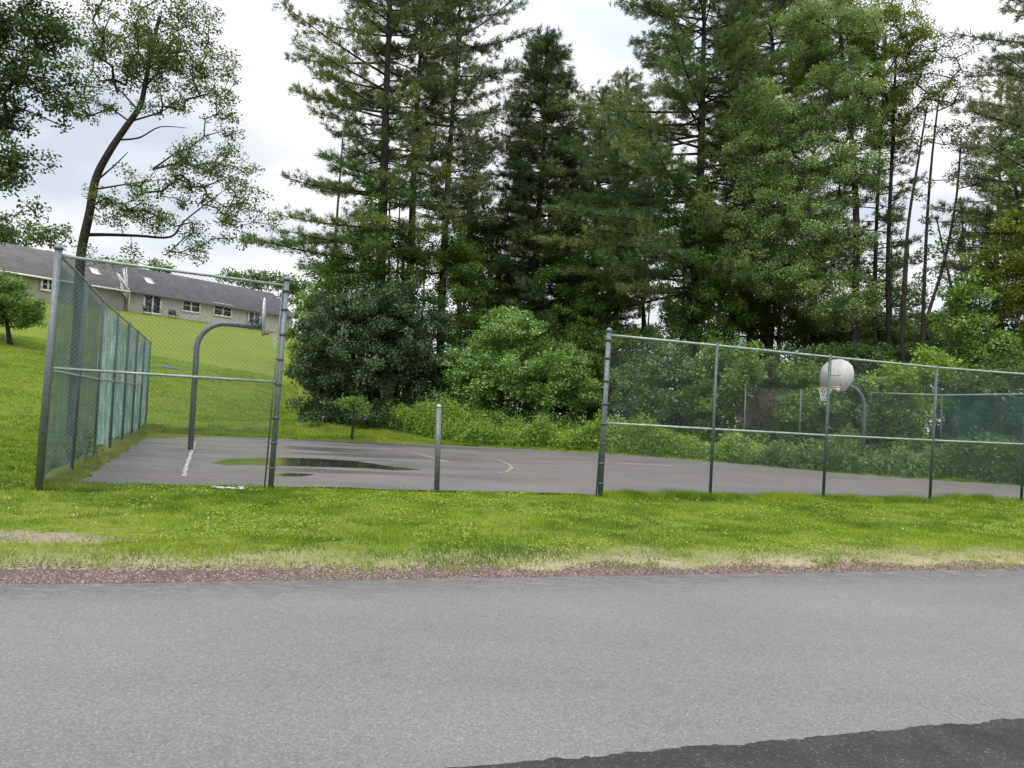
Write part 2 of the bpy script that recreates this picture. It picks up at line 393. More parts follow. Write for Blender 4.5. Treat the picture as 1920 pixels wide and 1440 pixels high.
# ------------------------------------------------------------------ terrain
def axis(a, b, n0, n1, step0, mid0, mid1, step1):
    xs = [a]
    while xs[-1] < b:
        x = xs[-1]; d = 0 if mid0 <= x <= mid1 else min(abs(x-mid0), abs(x-mid1))
        xs.append(x + step0 + d*.06)
    return np.array(xs)
XS = axis(-260, 260, 0, 0, .35, -18, 20, 0); YS = axis(-40, 420, 0, 0, .3, 2, 42, 0)
gx, gy = np.meshgrid(XS, YS); gz = terrain(gx, gy) - .012
sel = np.stack([gx, gy, gz], -1).reshape(-1, 3)
nx = len(XS); ii = np.arange(len(YS)-1)[:, None]*nx; jj = np.arange(nx-1)[None]
mb = MB(); mb.add(sel, q=np.stack([ii+jj, ii+jj+1, ii+nx+jj+1, ii+nx+jj], -1).reshape(-1, 4))
tag(mb.build('ground', M['lawn'], smooth=True), 'green lawn ground rising into a grassy hill at left', None, None, 'structure')

def sheet(name, pts, mat, z, label, kind='structure', cat=None):
    import bmesh
    bm = bmesh.new(); vs = [bm.verts.new((p[0], p[1], z if np.isscalar(z) else z(p[0], p[1]))) for p in pts]
    bm.faces.new(vs); bmesh.ops.triangulate(bm, faces=bm.faces[:])
    bmesh.ops.recalc_face_normals(bm, faces=bm.faces[:])
    if bm.faces[:][0].normal.z < 0: bmesh.ops.reverse_faces(bm, faces=bm.faces[:])
    me = bpy.data.meshes.new(name); bm.to_mesh(me); bm.free(); me.materials.append(mat)
    o = bpy.data.objects.new(name, me); COL.objects.link(o)
    return tag(o, label, cat, None, kind)
FB = [ground(px, py) for px, py in ((552, 705), (600, 752), (690, 788), (800, 800), (880, 808), (1120, 822), (1290, 840), (1400, 858), (1640, 884), (1800, 893), (1990, 908))]
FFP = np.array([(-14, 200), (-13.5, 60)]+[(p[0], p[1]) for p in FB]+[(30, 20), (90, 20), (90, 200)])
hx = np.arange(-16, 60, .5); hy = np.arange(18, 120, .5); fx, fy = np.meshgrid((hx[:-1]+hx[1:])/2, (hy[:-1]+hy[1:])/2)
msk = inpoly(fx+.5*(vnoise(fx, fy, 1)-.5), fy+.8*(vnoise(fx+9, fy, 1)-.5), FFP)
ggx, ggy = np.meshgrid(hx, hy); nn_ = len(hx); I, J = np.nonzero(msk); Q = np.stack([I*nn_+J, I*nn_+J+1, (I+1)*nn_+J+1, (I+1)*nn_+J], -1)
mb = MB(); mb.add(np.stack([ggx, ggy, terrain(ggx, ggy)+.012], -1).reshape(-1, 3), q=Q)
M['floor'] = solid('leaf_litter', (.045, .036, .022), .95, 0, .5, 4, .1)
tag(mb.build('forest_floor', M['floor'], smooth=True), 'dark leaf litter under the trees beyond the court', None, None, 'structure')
# road: far edge slightly irregular
rt = np.linspace(-60, 90, 700)
edge = [on_road(t, .035*(vnoise(t, 0, .5)-.5)+.05*(vnoise(t, 9, 2.2)-.5)) for t in rt]
sheet('road', [on_road(-60, -60), on_road(90, -60)] + edge[::-1], M['road'], .008, 'light grey worn asphalt road across the foreground')
# dark apron, lower right
A0, A1 = flat(852, 1440, .03), flat(1905, 1349, .03)
ad = (A1-A0)[:2]; al = np.linalg.norm(ad); ad /= al; an = np.array([ad[1], -ad[0]])
ap = []
for t in np.linspace(-2.2, al+14, 900):
    w_ = .035*(vnoise(t, 3, .12)-.5)+.03*(vnoise(t, 5, .035)-.5)+.03*(vnoise(t, 8, .6)-.5)
    ap.append((A0[0]+ad[0]*t-an[0]*w_, A0[1]+ad[1]*t-an[1]*w_))
ap += [(ap[-1][0]+an[0]*9, ap[-1][1]+an[1]*9), (ap[0][0]+an[0]*9, ap[0][1]+an[1]*9)]
apo = sheet('driveway', ap, M['apron'], .030, 'coarse dark asphalt driveway apron lapping over the road at lower right')
so = apo.modifiers.new('thick', 'SOLIDIFY'); so.thickness = .03; so.offset = -1

# court outline from the photographed edge
cz = LIFT+.014
near = [flat(x, y, cz) for x, y in ((140, 907), (300, 908), (507, 912), (800, 919), (1120, 927), (1500, 932), (1920, 934))]
dirn = (near[-1]-near[-2]); near.append(near[-1]+dirn*1.1)
farp = [flat(x, y, cz) for x, y in ((282, 813), (530, 822), (800, 832), (1120, 849), (1330, 864), (1500, 880), (1650, 893), (1800, 903), (1920, 910))]
farp.append(farp[-1]+np.array([4.5, -3.0, 0]))
def wiggle(ps, amp):
    out = []
    for a, b in zip(ps[:-1], ps[1:]):
        L = np.linalg.norm(b-a); k = max(2, int(L/.15))
        for i in range(k):
            p = a+(b-a)*i/k; out.append((p[0]+amp*(vnoise(p[0]*3, p[1]*3, 1.1)-.5), p[1]+amp*(vnoise(p[0]*3+50, p[1]*3, .9)-.5)*1.6))
    return out
cpoly = wiggle(near, .2) + wiggle(farp[::-1], .35)+[tuple(farp[0][:2])]+wiggle([farp[0], near[0]], .2)[1:]
sheet('court', cpoly, M['court'], cz, 'worn brownish grey asphalt basketball court behind the fences')
CP = np.array([(p[0], p[1]) for p in near]+[(p[0], p[1]) for p in farp[::-1]])
# puddles
def puddle(pts, label):
    P = [flat(x, y, cz) for x, y in pts]; c = np.mean(P, 0); out = []
    for a, b in zip(P, P[1:]+P[:1]):
        for i in range(8):
            p = a+(b-a)*i/8; k = 1+.06*(vnoise(p[0]*4, p[1]*4, 1)-.5); out.append(tuple((c+(p-c)*k)[:2]))
    return sheet('puddle', out, M['water'], cz+.004, label)
puddle([(395, 868), (430, 861), (520, 858), (600, 860), (670, 865), (720, 873), (792, 881), (740, 882), (690, 878), (620, 876), (540, 874), (470, 871), (420, 872)], 'long dark rain puddle on the court behind the left fence panel')
puddle([(512, 889), (545, 887), (592, 890), (560, 893), (520, 893)], 'small thin puddle near the court edge')
# court lines
def stripe(mb, pts, w, z):
    P = np.array([flat(x, y, z) for x, y in pts]); 
    Q = []
    for a, b in zip(P[:-1], P[1:]):
        for i in range(6): Q.append(a+(b-a)*i/6)
    Q.append(P[-1]); Q = np.array(Q)
    T = np.gradient(Q, axis=0); T /= np.linalg.norm(T, axis=1)[:, None]; S = np.stack([-T[:, 1], T[:, 0], 0*T[:, 0]], -1)
    ww = w*(.6+.5*vnoise(Q[:, 0]*5, Q[:, 1]*5, 1))[:, None]
    V = np.concatenate([Q-S*ww/2, Q+S*ww/2]); m = len(Q); i = np.arange(m-1)
    mb.add(V, q=np.stack([i, i+1, m+i+1, m+i], -1))
mb = MB()
z = cz+.004
stripe(mb, [(770, 848), (800, 855), (842, 867)], .10, z)
stripe(mb, [(905, 857), (935, 862), (955, 871), (960, 877), (950, 884), (935, 887)], .09, z)
stripe(mb, [(860, 857), (905, 857)], .05, z)
stripe(mb, [(960, 865), (1060, 865), (1150, 867)], .14, z)
stripe(mb, [(1000, 873), (1060, 873)], .07, z)
tag(mb.build('court_marking', M['line']), 'faded yellow lines painted on the court', None, None, 'structure')
mb = MB()
stripe(mb, [(1160, 869), (1200, 870), (1260, 873)], .22, z)
stripe(mb, [(366, 828), (358, 850), (350, 872), (345, 892)], .09, z)
stripe(mb, [(1620, 892), (1680, 896)], .07, z)
tag(mb.build('court_marking', M['linew']), 'worn white lines painted on the court', None, None, 'structure')

# ------------------------------------------------------------------ leaves and blades
def unit(v): return v/(np.linalg.norm(v, axis=-1, keepdims=True)+1e-9)
def add_leaves(mb, P, L, W, tint, upbias=.9, D=None, rng=RNG):
    n = len(P)
    nrm = unit(rng.normal(size=(n, 3))+np.array([0, 0, upbias*1.6]))
    if D is None: D = rng.normal(size=(n, 3))
    D = unit(D-nrm*np.sum(D*nrm, -1, keepdims=True)); S = np.cross(nrm, D)
    L = (L*rng.uniform(.6, 1.3, n))[:, None]; W = (W*rng.uniform(.7, 1.2, n))[:, None]
    V = np.stack([P, P+D*L*.45+S*W*.5, P+D*L, P+D*L*.45-S*W*.5], 1).reshape(-1, 3)
    mb.add(V, q=np.arange(n*4).reshape(-1, 4), tint=tint)
def add_blades(mb, P, D, L, W, tint, rng=RNG):
    n = len(P); D = unit(D); S = unit(np.cross(D, rng.normal(size=(n, 3))))
    L = np.broadcast_to(L, (n,))[:, None]; W = np.broadcast_to(W, (n,))[:, None]
    V = np.stack([P-S*W*.5, P+S*W*.5, P+D*L], 1).reshape(-1, 3)
    mb.add(V, t=np.arange(n*3).reshape(-1, 3), tint=tint)
def clump_leaves(mb, C, rc, L, W, lai, rng, flat_=.7, upbias=.9, tb=None, bright_out=0):
    C = np.asarray(C); k = len(C)
    per = max(4, int(math.pi*rc*rc*lai*1.3/(L*W*.5)))
    rad = rc*rng.uniform(.55, 1.3, k)
    d = unit(rng.normal(size=(k, per, 3)))*(rng.random((k, per, 1))**.45)
    d[..., 2] *= flat_
    P = C[:, None]+d*rad[:, None, None]
    ct = rng.random(k) if tb is None else tb
    tint = np.clip(-.05+.68*ct[:, None]+.42*rng.random((k, per)), 0, 1)
    keep = rng.random((k, per)) < (rad[:, None]/rc)**2*.8
    D = d*1.0 + rng.normal(size=d.shape)*.6 + np.array([0, 0, -.25])
    add_leaves(mb, P[keep], L, W, tint[keep], upbias, D[keep], rng)

def skeleton(mb, trunk, tr, C, rng, rmin=.012, sides=5, bend=.12, limbs=()):
    """trunk polyline (nodes), then each foliage clump hooks to the nearest wood; pipe-model radii"""
    nodes = []; par = []
    for i, p in enumerate(trunk): nodes.append(np.array(p)); par.append(i-1)
    n0_ = nt_ = len(trunk); tr = list(tr); tr_main = np.array(tr)
    for lp, lr in limbs:
        for p, r in zip(lp, lr): nodes.append(np.array(p)); par.append(0); tr.append(r)
        mb.tube(lp, lr, 7)
    nt_ = len(nodes)
    base = np.array(trunk[max(0, n0_//3)])
    order = np.argsort(np.linalg.norm(C-np.array(trunk[-1])*.5-base*.5, axis=1)) if len(C) else []
    leafn = []
    for ci in order:
        c = C[ci]; A = np.array(nodes)
        dv = c-A; dist = np.linalg.norm(dv, axis=1)
        pen = dist + .9*np.maximum(0, A[:, 2]-c[2]+.1*dist) + .15*np.arange(len(A))*0
        pen[:max(1, n0_//4)] += 2
        j = int(np.argmin(pen)); L = dist[j]
        k = max(1, int(L/.7)); prev = j; side = rng.normal(size=3)*bend*L
        for s in range(1, k+1):
            f = s/k; q = A[j]+(c-A[j])*f+side*math.sin(math.pi*f)*.5+np.array([0, 0, .12*L*math.sin(math.pi*f)])
            nodes.append(q); par.append(prev); prev = len(nodes)-1
        leafn.append(prev)
    cnt = np.zeros(len(nodes))
    for l in leafn:
        i = l
        while i >= nt_: cnt[i] += 1; i = par[i]
    for i in range(nt_, len(nodes)):
        a, b = nodes[par[i]], nodes[i]
        r = .8*rmin*max(1, cnt[i])**.42
        ra = min(r*1.12, tr[par[i]]*.8) if par[i] < nt_ else .8*rmin*max(1, cnt[par[i]])**.42
        mb.tube([a, b], [ra, min(r, ra)], sides, cap=False)
    mb.tube(trunk, tr_main, 9)

def smooth_line(P, k=5, jit=0, rng=RNG):
    P = np.array(P, float); out = []
    for i in range(len(P)-1):
        p0 = P[max(0, i-1)]; p1 = P[i]; p2 = P[i+1]; p3 = P[min(len(P)-1, i+2)]
        for s in range(k):
            t = s/k; out.append(.5*((2*p1)+(-p0+p2)*t+(2*p0-5*p1+4*p2-p3)*t*t+(-p0+3*p1-3*p2+p3)*t**3))
    out.append(P[-1]); out = np.array(out)
    if jit: out[1:] += rng.normal(size=out[1:].shape)*jit
    return out

KD = 1.9
def blobs_to_clumps(blobs, Y, rc, k, rng):
    C = []
    for b_ in blobs:
        px, py, rx, ry = b_[:4]; dy = b_[4] if len(b_) > 4 else 0; dens = b_[5] if len(b_) > 5 else 1
        c = at(px, py, Y+dy); Rx = rx*(Y+dy)/FPX; Rz = ry*(Y+dy)/FPX; Ry = max(.9, min((Rx+Rz)*.5, 3.5))
        n = max(2, int(k*dens*Rx*Rz/rc**2*KD))
        d = unit(rng.normal(size=(n, 3)))*(rng.random((n, 1))**.42)
        C.append(c+d*np.array([Rx, Ry, Rz]))
    return np.concatenate(C)

def broadleaf(name, label, cat, Y, trunk, blobs, mat, r0=.2, rc=.5, L=.12, W=.08, k=1.6, lai=1.3, seed=1, bark='bark', group=None, flat_=.7, upbias=.8, rmin=.012, trunks=None):
    rng = np.random.default_rng(seed)
    pts = [at(x, y, Y) for x, y in trunk]
    b = pts[0].copy(); b[2] = float(terrain(b[0], b[1]))-.1
    if pts[0][2] > b[2]+.3: pts = [b]+pts
    else: pts[0][2] = b[2]
    root = thing(name, b, label, cat, group)
    C = blobs_to_clumps(blobs, Y, rc, k, rng)
    g = terrain(C[:, 0], C[:, 1])+.15
    C[:, 2] = np.maximum(C[:, 2], g+rng.random(len(C))*.4)
    P = smooth_line(pts, 5, .0)
    tr = np.linspace(r0, r0*.3, len(P)); tr[0] *= 1.3
    limbs = []
    for li, t2 in enumerate(trunks or []):
        pq = [at(x, y, Y+(.0 if i == 0 else .35*(-1)**li*i)) for i, (x, y) in enumerate(t2)]
        Q = smooth_line(pq, 4, .0); limbs.append((Q, np.linspace(r0*(.36 if li == 0 else .2), r0*.05, len(Q))))
    mb = MB(); skeleton(mb, list(P), tr, C, rng, rmin, limbs=limbs)
    mb.build('trunk', M[bark], root, True)
    mb = MB(); clump_leaves(mb, C, rc, L, W, lai, rng, flat_, upbias)
    mb.build('crown', mat, root)
    return root

def shrub(name, label, Y, blobs, mat, rc=.35, L=.1, W=.06, k=1.9, lai=1.6, seed=1, cat='shrub', group=None, upbias=.7, to_ground=True):
    rng = np.random.default_rng(seed)
    px = blobs[0][0]; c = at(px, 760, Y); b = np.array([c[0], c[1], float(terrain(c[0], c[1]))-.05])
    root = thing(name, b, label, cat, group)
    C = blobs_to_clumps(blobs, Y, rc, k, rng)
    g = terrain(C[:, 0], C[:, 1])
    low = C[:, 2] < g+.15
    C = C[~(C[:, 2] < g-.4)]; g = terrain(C[:, 0], C[:, 1]); C[:, 2] = np.maximum(C[:, 2], g+.12+rng.random(len(C))*.2)
    sk = C[rng.integers(0, len(C), len(C)//3)].copy(); sk[:, 0] = b[0]+(sk[:, 0]-b[0])*.93; sk[:, 2] = terrain(sk[:, 0], sk[:, 1])+rng.uniform(.1, 1.0, len(sk)); C = np.concatenate([C, sk])
    mb = MB()
    sub = C[rng.permutation(len(C))[:max(6, min(26, len(C)//6))]]
    for s in sub:
        f = np.array([b[0]+(s[0]-b[0])*rng.uniform(.3, .75), b[1]+(s[1]-b[1])*rng.uniform(.3, .75), 0.]); f[2] = float(terrain(f[0], f[1]))-.05
        m = (f+s)/2+rng.normal(size=3)*.15; mb.tube([f, m, s], [.03, .02, .006], 4, False)
    mb.build('stem', M['bark'], root)
    mb = MB(); clump_leaves(mb, C, rc, L, W, lai, rng, .75, upbias)
    mb.build('foliage', mat, root)
    return root

def pine(name, label, px, Y, h_top, h_base, lenf, mat, r0=.28, seed=1, lean=(0, 0), dz=.62, nb=(4, 6), dens=1.0, rise=.15, tuft=.30, plate=1.0, cat='pine tree', group=None, bladeW=.028, dead=0, up=.35, bark='bark'):
    """conifer with whorls of limbs carrying flat sprays; lenf(hf, az) -> limb length (az 0 = towards +x)"""
    rng = np.random.default_rng(seed)
    c = at(px, 760, Y); b = np.array([c[0], c[1], float(terrain(c[0], c[1]))-.15])
    root = thing(name, b, label, cat, group)
    top = b+np.array([lean[0], lean[1], h_top])
    P = np.array([b+(top-b)*f+np.array([math.sin(f*5+seed)*.12, math.cos(f*4+seed)*.12, 0]) for f in np.linspace(0, 1, 14)])
    mbw = MB(); mbw.tube(P, r0*(1-np.linspace(0, 1, 14)**1.2*.93), 9)
    mbl = MB(); TP, TD, TT, TL = [], [], [], []
    h = h_base
    while h < h_top-.3:
        hf = (h-h_base)/(h_top-h_base); k = rng.integers(*nb)
        a0 = rng.random()*6.28
        for i in range(k):
            az = a0+i*6.283/k+rng.normal()*.25; L = lenf(hf, az)*rng.uniform(.65, 1.12)
            if L < .35: L = .35
            hh = h+rng.normal()*dz*.25; f = hh/h_top; p0 = b+(top-b)*f
            d = np.array([math.cos(az), math.sin(az), 0]); sd = np.array([-d[1], d[0], 0])
            m = max(4, int(L/.45)); t = np.linspace(0, 1, m)
            sag = rise*L*rng.uniform(.4, 1.5); cz_ = -.16*L*t*rng.uniform(.2, 1.2)+sag*t*t*1.0+ hf*L*.35*t
            B = p0+d*L*t[:, None]+np.array([0, 0, 1])*cz_[:, None]+sd*(rng.normal()*.10*L*t*t)[:, None]
            rr = min(.075, .012+.011*L)*(1-t*.85)+.004; mbw.tube(B, rr, 4, False)
            if dead and rng.random() < dead: continue
            ct = rng.random()
            s0 = .28 if L > 1.5 else .1
            ns = max(3, int(L*(1-s0)/.17*dens))
            for s in range(ns):
                ts = s0+(1-s0)*(s+rng.random())/ns; x = ts*(m-1); i0 = min(int(x), m-2); q = B[i0]+(B[i0+1]-B[i0])*(x-i0)
                sl = (.30+.62*L**.6*(1-ts)**.6*.75)*plate*rng.uniform(.5, 1.2)
                sg = 1 if rng.random() < .5 else -1
                dd = unit(d*rng.uniform(.35, 1)+sd*sg*rng.uniform(.4, 1)+np.array([0, 0, rng.uniform(-.1, .35)]))
                e = q+dd*sl; mbw.tube([q, e], [.009, .003], 3, False)
                nt_ = max(2, int(sl/.16)+1)
                for u in range(nt_):
                    TP.append(q+dd*sl*((u+.6)/nt_)+rng.normal(size=3)*.085); TD.append(dd+np.array([0, 0, up])); TT.append(ct); TL.append(tuft)
        h += dz*rng.uniform(.7, 1.3)
    # leader tufts
    for u in range(24):
        TP.append(top+np.array([0, 0, -u*.06])); TD.append(np.array([rng.normal()*.5, rng.normal()*.5, 1.])); TT.append(rng.random()); TL.append(tuft)
    TP = np.array(TP); TD = np.array(TD); TT = np.array(TT); TL = np.array(TL)
    nb_ = 15
    P3 = np.repeat(TP, nb_, 0)+rng.normal(size=(len(TP)*nb_, 3))*.05; D3 = unit(np.repeat(unit(TD), nb_, 0)+rng.normal(size=P3.shape)*.62)
    T3 = np.clip(.7*np.repeat(TT, nb_)+.35*rng.random(len(P3)), 0, 1)
    add_blades(mbl, P3, D3, np.repeat(TL, nb_)*rng.uniform(.6, 1.1, len(P3)), bladeW*rng.uniform(.7, 1.5, len(P3)), T3, rng)
    mbw.build('trunk', M[bark], root, True); mbl.build('crown', mat, root)
    return root

# ------------------------------------------------------------------ fences
def lerp(a, b, t): return a+(b-a)*t
def chain(mb, A0, B0, A1, B1, step=.058, r=.0019):
    W = np.linalg.norm(B0-A0); H = np.linalg.norm(A1-A0); nrm = unit(np.cross(B0-A0, A1-A0))
    def pt(u, v): return lerp(lerp(A0, B0, u/W), lerp(A1, B1, u/W), v/H)
    segs = []
    c = -H
    while c < W:
        c += step; u0_, u1_ = max(0, c), min(W, c+H)
        if u1_-u0_ > .02: segs.append((pt(u0_, u0_-c), pt(u1_, u1_-c), 1))
    c = 0
    while c < W+H:
        c += step; u0_, u1_ = max(0, c-H), min(W, c)
        if u1_-u0_ > .02: segs.append((pt(u0_, c-u0_), pt(u1_, c-u1_), -1))
    for a, b, s in segs:
        o = nrm*s*r*.9; d = unit(b-a); e = unit(np.cross(d, nrm))
        V = np.array([a+o+nrm*r, a+o-nrm*r*.5+e*r*.87, a+o-nrm*r*.5-e*r*.87, b+o+nrm*r, b+o-nrm*r*.5+e*r*.87, b+o-nrm*r*.5-e*r*.87])
        mb.add(V, q=[[0, 1, 4, 3], [1, 2, 5, 4], [2, 0, 3, 5]])
def post(parent, foot, top, r, mat, name='post', cap=True):
    mb = MB(); mb.tube([foot-np.array([0, 0, .1]), top], r, 12)
    if cap: mb.tube([top, top+np.array([0, 0, .03]), top+np.array([0, 0, .065]), top+np.array([0, 0, .08])], [r*1.25, r*1.25, r*.8, r*.2], 12)
    return mb.build(name, mat, parent, False)
def collars(par, foot, top, r, fr):
    for f in fr:
        mb = MB(); p = lerp(foot, top, f); mb.tube([p-np.array([0, 0, .018]), p+np.array([0, 0, .018])], r*1.3, 12); mb.build('clamp', M['steel_green'], par)

ZG = LIFT
def fp(px, py): return flat(px, py, ZG)
# left front panel (one bay, 3.7 m high) ------------------------------------
FL0, FL1 = fp(72, 918), fp(507, 917)
def topof(foot, px, py):
    p = at(px, py, foot[1]); return p
TL0, TL1 = topof(FL0, 110, 468), topof(FL1, 538, 526)
f1 = thing('chain_link_fence', FL0, 'tall single chain link fence panel at left with a bare mesh and mid rail', 'fence')
post(f1, FL1, TL1, .048, M['steel'])
mb = MB(); mb.tube([lerp(FL0, TL0, .975), lerp(FL1, TL1, .975)], .024, 8); mb.build('top_rail', M['rail'], f1)
mb = MB(); mb.tube([lerp(FL0, TL0, .505), lerp(FL1, TL1, .51)], .022, 8); mb.build('mid_rail', M['rail'], f1)
# slimmer second pipe strapped to the inside of the post (seen in the photo)
o_ = unit(FL0-FL1)*.10
mb = MB(); mb.tube([FL1+o_, lerp(FL1, TL1, .97)+o_*.6], .014, 8)
mb.build('tension_bar', M['steel'], f1)
collars(f1, FL1, TL1, .048, (.1, .22, .34, .5, .62, .74, .86, .95))
u_ = unit(FL1-FL0)
mb = MB(); chain(mb, FL0+u_*.04+np.array([0, 0, .03]), FL1+o_+np.array([0, 0, .03]), lerp(FL0, TL0, .97)+u_*.04, lerp(FL1, TL1, .97)+o_*.8, .074, .0021)
mb.build('mesh', M['wire'], f1)

# left side fence with windscreen -------------------------------------------
SF1 = fp(272, 806); ST1 = SF1+np.array([0, 0, 3.62])
NB = 7
side = thing('windscreen_fence', FL0, 'long side fence at left hung with green windscreen fabric, faded pale further back', 'fence')
feet = [lerp(FL0, SF1, i/NB) for i in range(NB+1)]
tops = [TL0]+[feet[i]+np.array([0, 0, 3.64]) for i in range(1, NB+1)]
tops[1] = feet[1]+(TL0-FL0)*.99
for i, (a, b) in enumerate(zip(feet, tops)):
    post(side, a, b, .055 if i == 0 else .036, M['steel'] if i == 0 else M['steel_green'], cap=(i == 0))
mb = MB(); mb.tube([lerp(feet[i], tops[i], .985) for i in range(NB+1)], .022, 8); mb.build('top_rail', M['rail'], side)
mb = MB(); mb.tube([lerp(feet[i], tops[i], .495) for i in range(NB+1)], .022, 8); mb.build('mid_rail', M['rail'], side)
mb = MB()
for i in range(NB): chain(mb, feet[i], feet[i+1], lerp(feet[i], tops[i], .98), lerp(feet[i+1], tops[i+1], .98), .10, .0016 if i < 2 else .0011)
mb.build('mesh', M['wire'], side)
rg = np.random.default_rng(5)
sn = unit(np.cross(SF1-FL0, np.array([0, 0, 1.])))*1.0   # outward (+x) side
for i in range(NB):
    nu, nv = 34, 40; mb = MB()
    U, Vv = np.meshgrid(np.linspace(0.01, .99, nu), np.linspace(0.02, .965, nv))
    A = lerp(feet[i], feet[i+1], 0); Bp = feet[i+1]
    base = feet[i][None, None]*(1-U[..., None])+feet[i+1][None, None]*U[..., None]
    tp = tops[i][None, None]*(1-U[..., None])+tops[i+1][None, None]*U[..., None]
    Pp = base*(1-Vv[..., None])+tp*Vv[..., None]
    wob = .03+.05*(vnoise(U*9+i*17, Vv*5, 1)-.5)+.04*(vnoise(U*22+i*7, Vv*4, 1)-.5)+.05*np.sin(U*math.pi)
    Pp = Pp-sn*(wob[..., None]*.9+.01)
    # ragged lower edge
    Pp[0, :, 2] += .25*vnoise(U[0]*6+i*5, 0, 1)
    ii = np.arange(nv-1)[:, None]*nu; jj = np.arange(nu-1)[None]
    mb.add(Pp.reshape(-1, 3), q=np.stack([ii+jj, ii+jj+1, ii+nu+jj+1, ii+nu+jj], -1).reshape(-1, 4))
    o = mb.build('windscreen', M['screen'] if i < 2 else M['screen_pale'], side, True)
    if i >= 2: o['label'] = 'pale creased windscreen panel'

# lone post in the gateway ---------------------------------------------------
g0 = fp(819, 921); gt = topof(g0, 823, 764)
tp_ = thing('steel_post', g0, 'short lone round steel post standing in the gateway between the fences', 'post')
mb = MB(); mb.tube([g0-np.array([0, 0, .1]), gt], .05, 16); mb.build('pipe', M['steel'], tp_)
mb = MB(); mb.tube([gt, gt+np.array([0, 0, .02]), gt+np.array([0, 0, .05]), gt+np.array([0, 0, .062])], [.054, .054, .035, .008], 16); mb.build('cap', M['rail'], tp_)

# right front fence ----------------------------------------------------------
rf = [fp(1125, 931), fp(1331, 936), fp(1543, 939), fp(1743, 940)]
rd_ = (rf[3]-rf[0])/3
rf += [rf[3]+rd_, rf[3]+2*rd_, rf[3]+3*rd_]
rt_px = [(1142, 622), (1345, 642), (1557, 664), (1757, 684)]
rt_ = [topof(rf[i], *rt_px[i]) for i in range(4)]
rt_ += [rf[4+i]+(rt_[3]-rf[3]) for i in range(3)]
f2 = thing('chain_link_fence', rf[0], 'long chain link fence along the right of the court with open mesh and two rails', 'fence')
for i, (a, b) in enumerate(zip(rf, rt_)): post(f2, a, b, .05 if i == 0 else .031, M['steel'] if i == 0 else M['steel_green'], cap=(i == 0))
def rl(f): return [lerp(a, b, f) for a, b in zip(rf, rt_)]
mb = MB(); R1 = rl(.98); mb.tube(R1, .024, 8); mb.build('top_rail', M['rail'], f2)
mb = MB(); mb.tube(rl(.445), .022, 8); mb.build('mid_rail', M['rail'], f2)
collars(f2, rf[0], rt_[0], .05, (.08, .2, .32, .44, .56, .7, .84, .95))
o2 = unit(rf[1]-rf[0])*.14
mb = MB(); mb.tube([rf[0]-o2*.55, lerp(rf[0], rt_[0], .5)-o2*.3, lerp(rf[0], rt_[0], .97)+o2*.0], .016, 8); mb.build('tension_bar', M['steel'], f2)
mb = MB()
for i in range(6): chain(mb, rf[i]+np.array([0, 0, .03]), rf[i+1]+np.array([0, 0, .03]), R1[i], R1[i+1], .068, .0015)
mb.build('mesh', M['wire'], f2)

# back corner fence beyond the right hoop -------------------------------------
HB = 2.82
cA = fp(1762, 889); cN = fp(1920, 909)
bd = cN-cA
run1 = [cA, cA+bd, cA+bd*1.9, cA+bd*2.7]
b3 = thing('windscreen_fence', cA, 'back corner fence beyond the right hoop with teal windscreen and vines behind', 'fence')
lft = [fp(1628, 880), fp(1497, 873), fp(1393, 866)]
allp = lft[::-1]+run1
for p in allp: post(b3, p, p+np.array([0, 0, HB]), .034, M['steel_green'], cap=False)
mb = MB(); mb.tube([p+np.array([0, 0, HB-.02]) for p in allp[2:]], .024, 8); mb.build('top_rail', M['rail'], b3)
mb = MB()
for a, b in zip(allp[:-1], allp[1:]): chain(mb, a, b, a+np.array([0, 0, HB-.03]), b+np.array([0, 0, HB-.03]), .14, .002)
mb.build('mesh', M['wire'], b3)
for i, (a, b) in enumerate(zip(run1[:-1], run1[1:])):
    nu, nv = 24, 24; mb = MB(); U, Vv = np.meshgrid(np.linspace(0.01, .99, nu), np.linspace(0.05, .98, nv))
    Pp = (a*(1-U[..., None])+b*U[..., None])+np.array([0, 0, HB])*Vv[..., None]
    nn = unit(np.cross(b-a, np.array([0, 0, 1.]))); Pp = Pp+nn*(.04+.05*(vnoise(U*8+i*3, Vv*5, 1)-.5))[..., None]
    ii = np.arange(nv-1)[:, None]*nu; jj = np.arange(nu-1)[None]
    mb.add(Pp.reshape(-1, 3), q=np.stack([ii+jj, ii+jj+1, ii+nu+jj+1, ii+nu+jj], -1).reshape(-1, 4))
    mb.build('windscreen', M['screen_far'], b3, True)

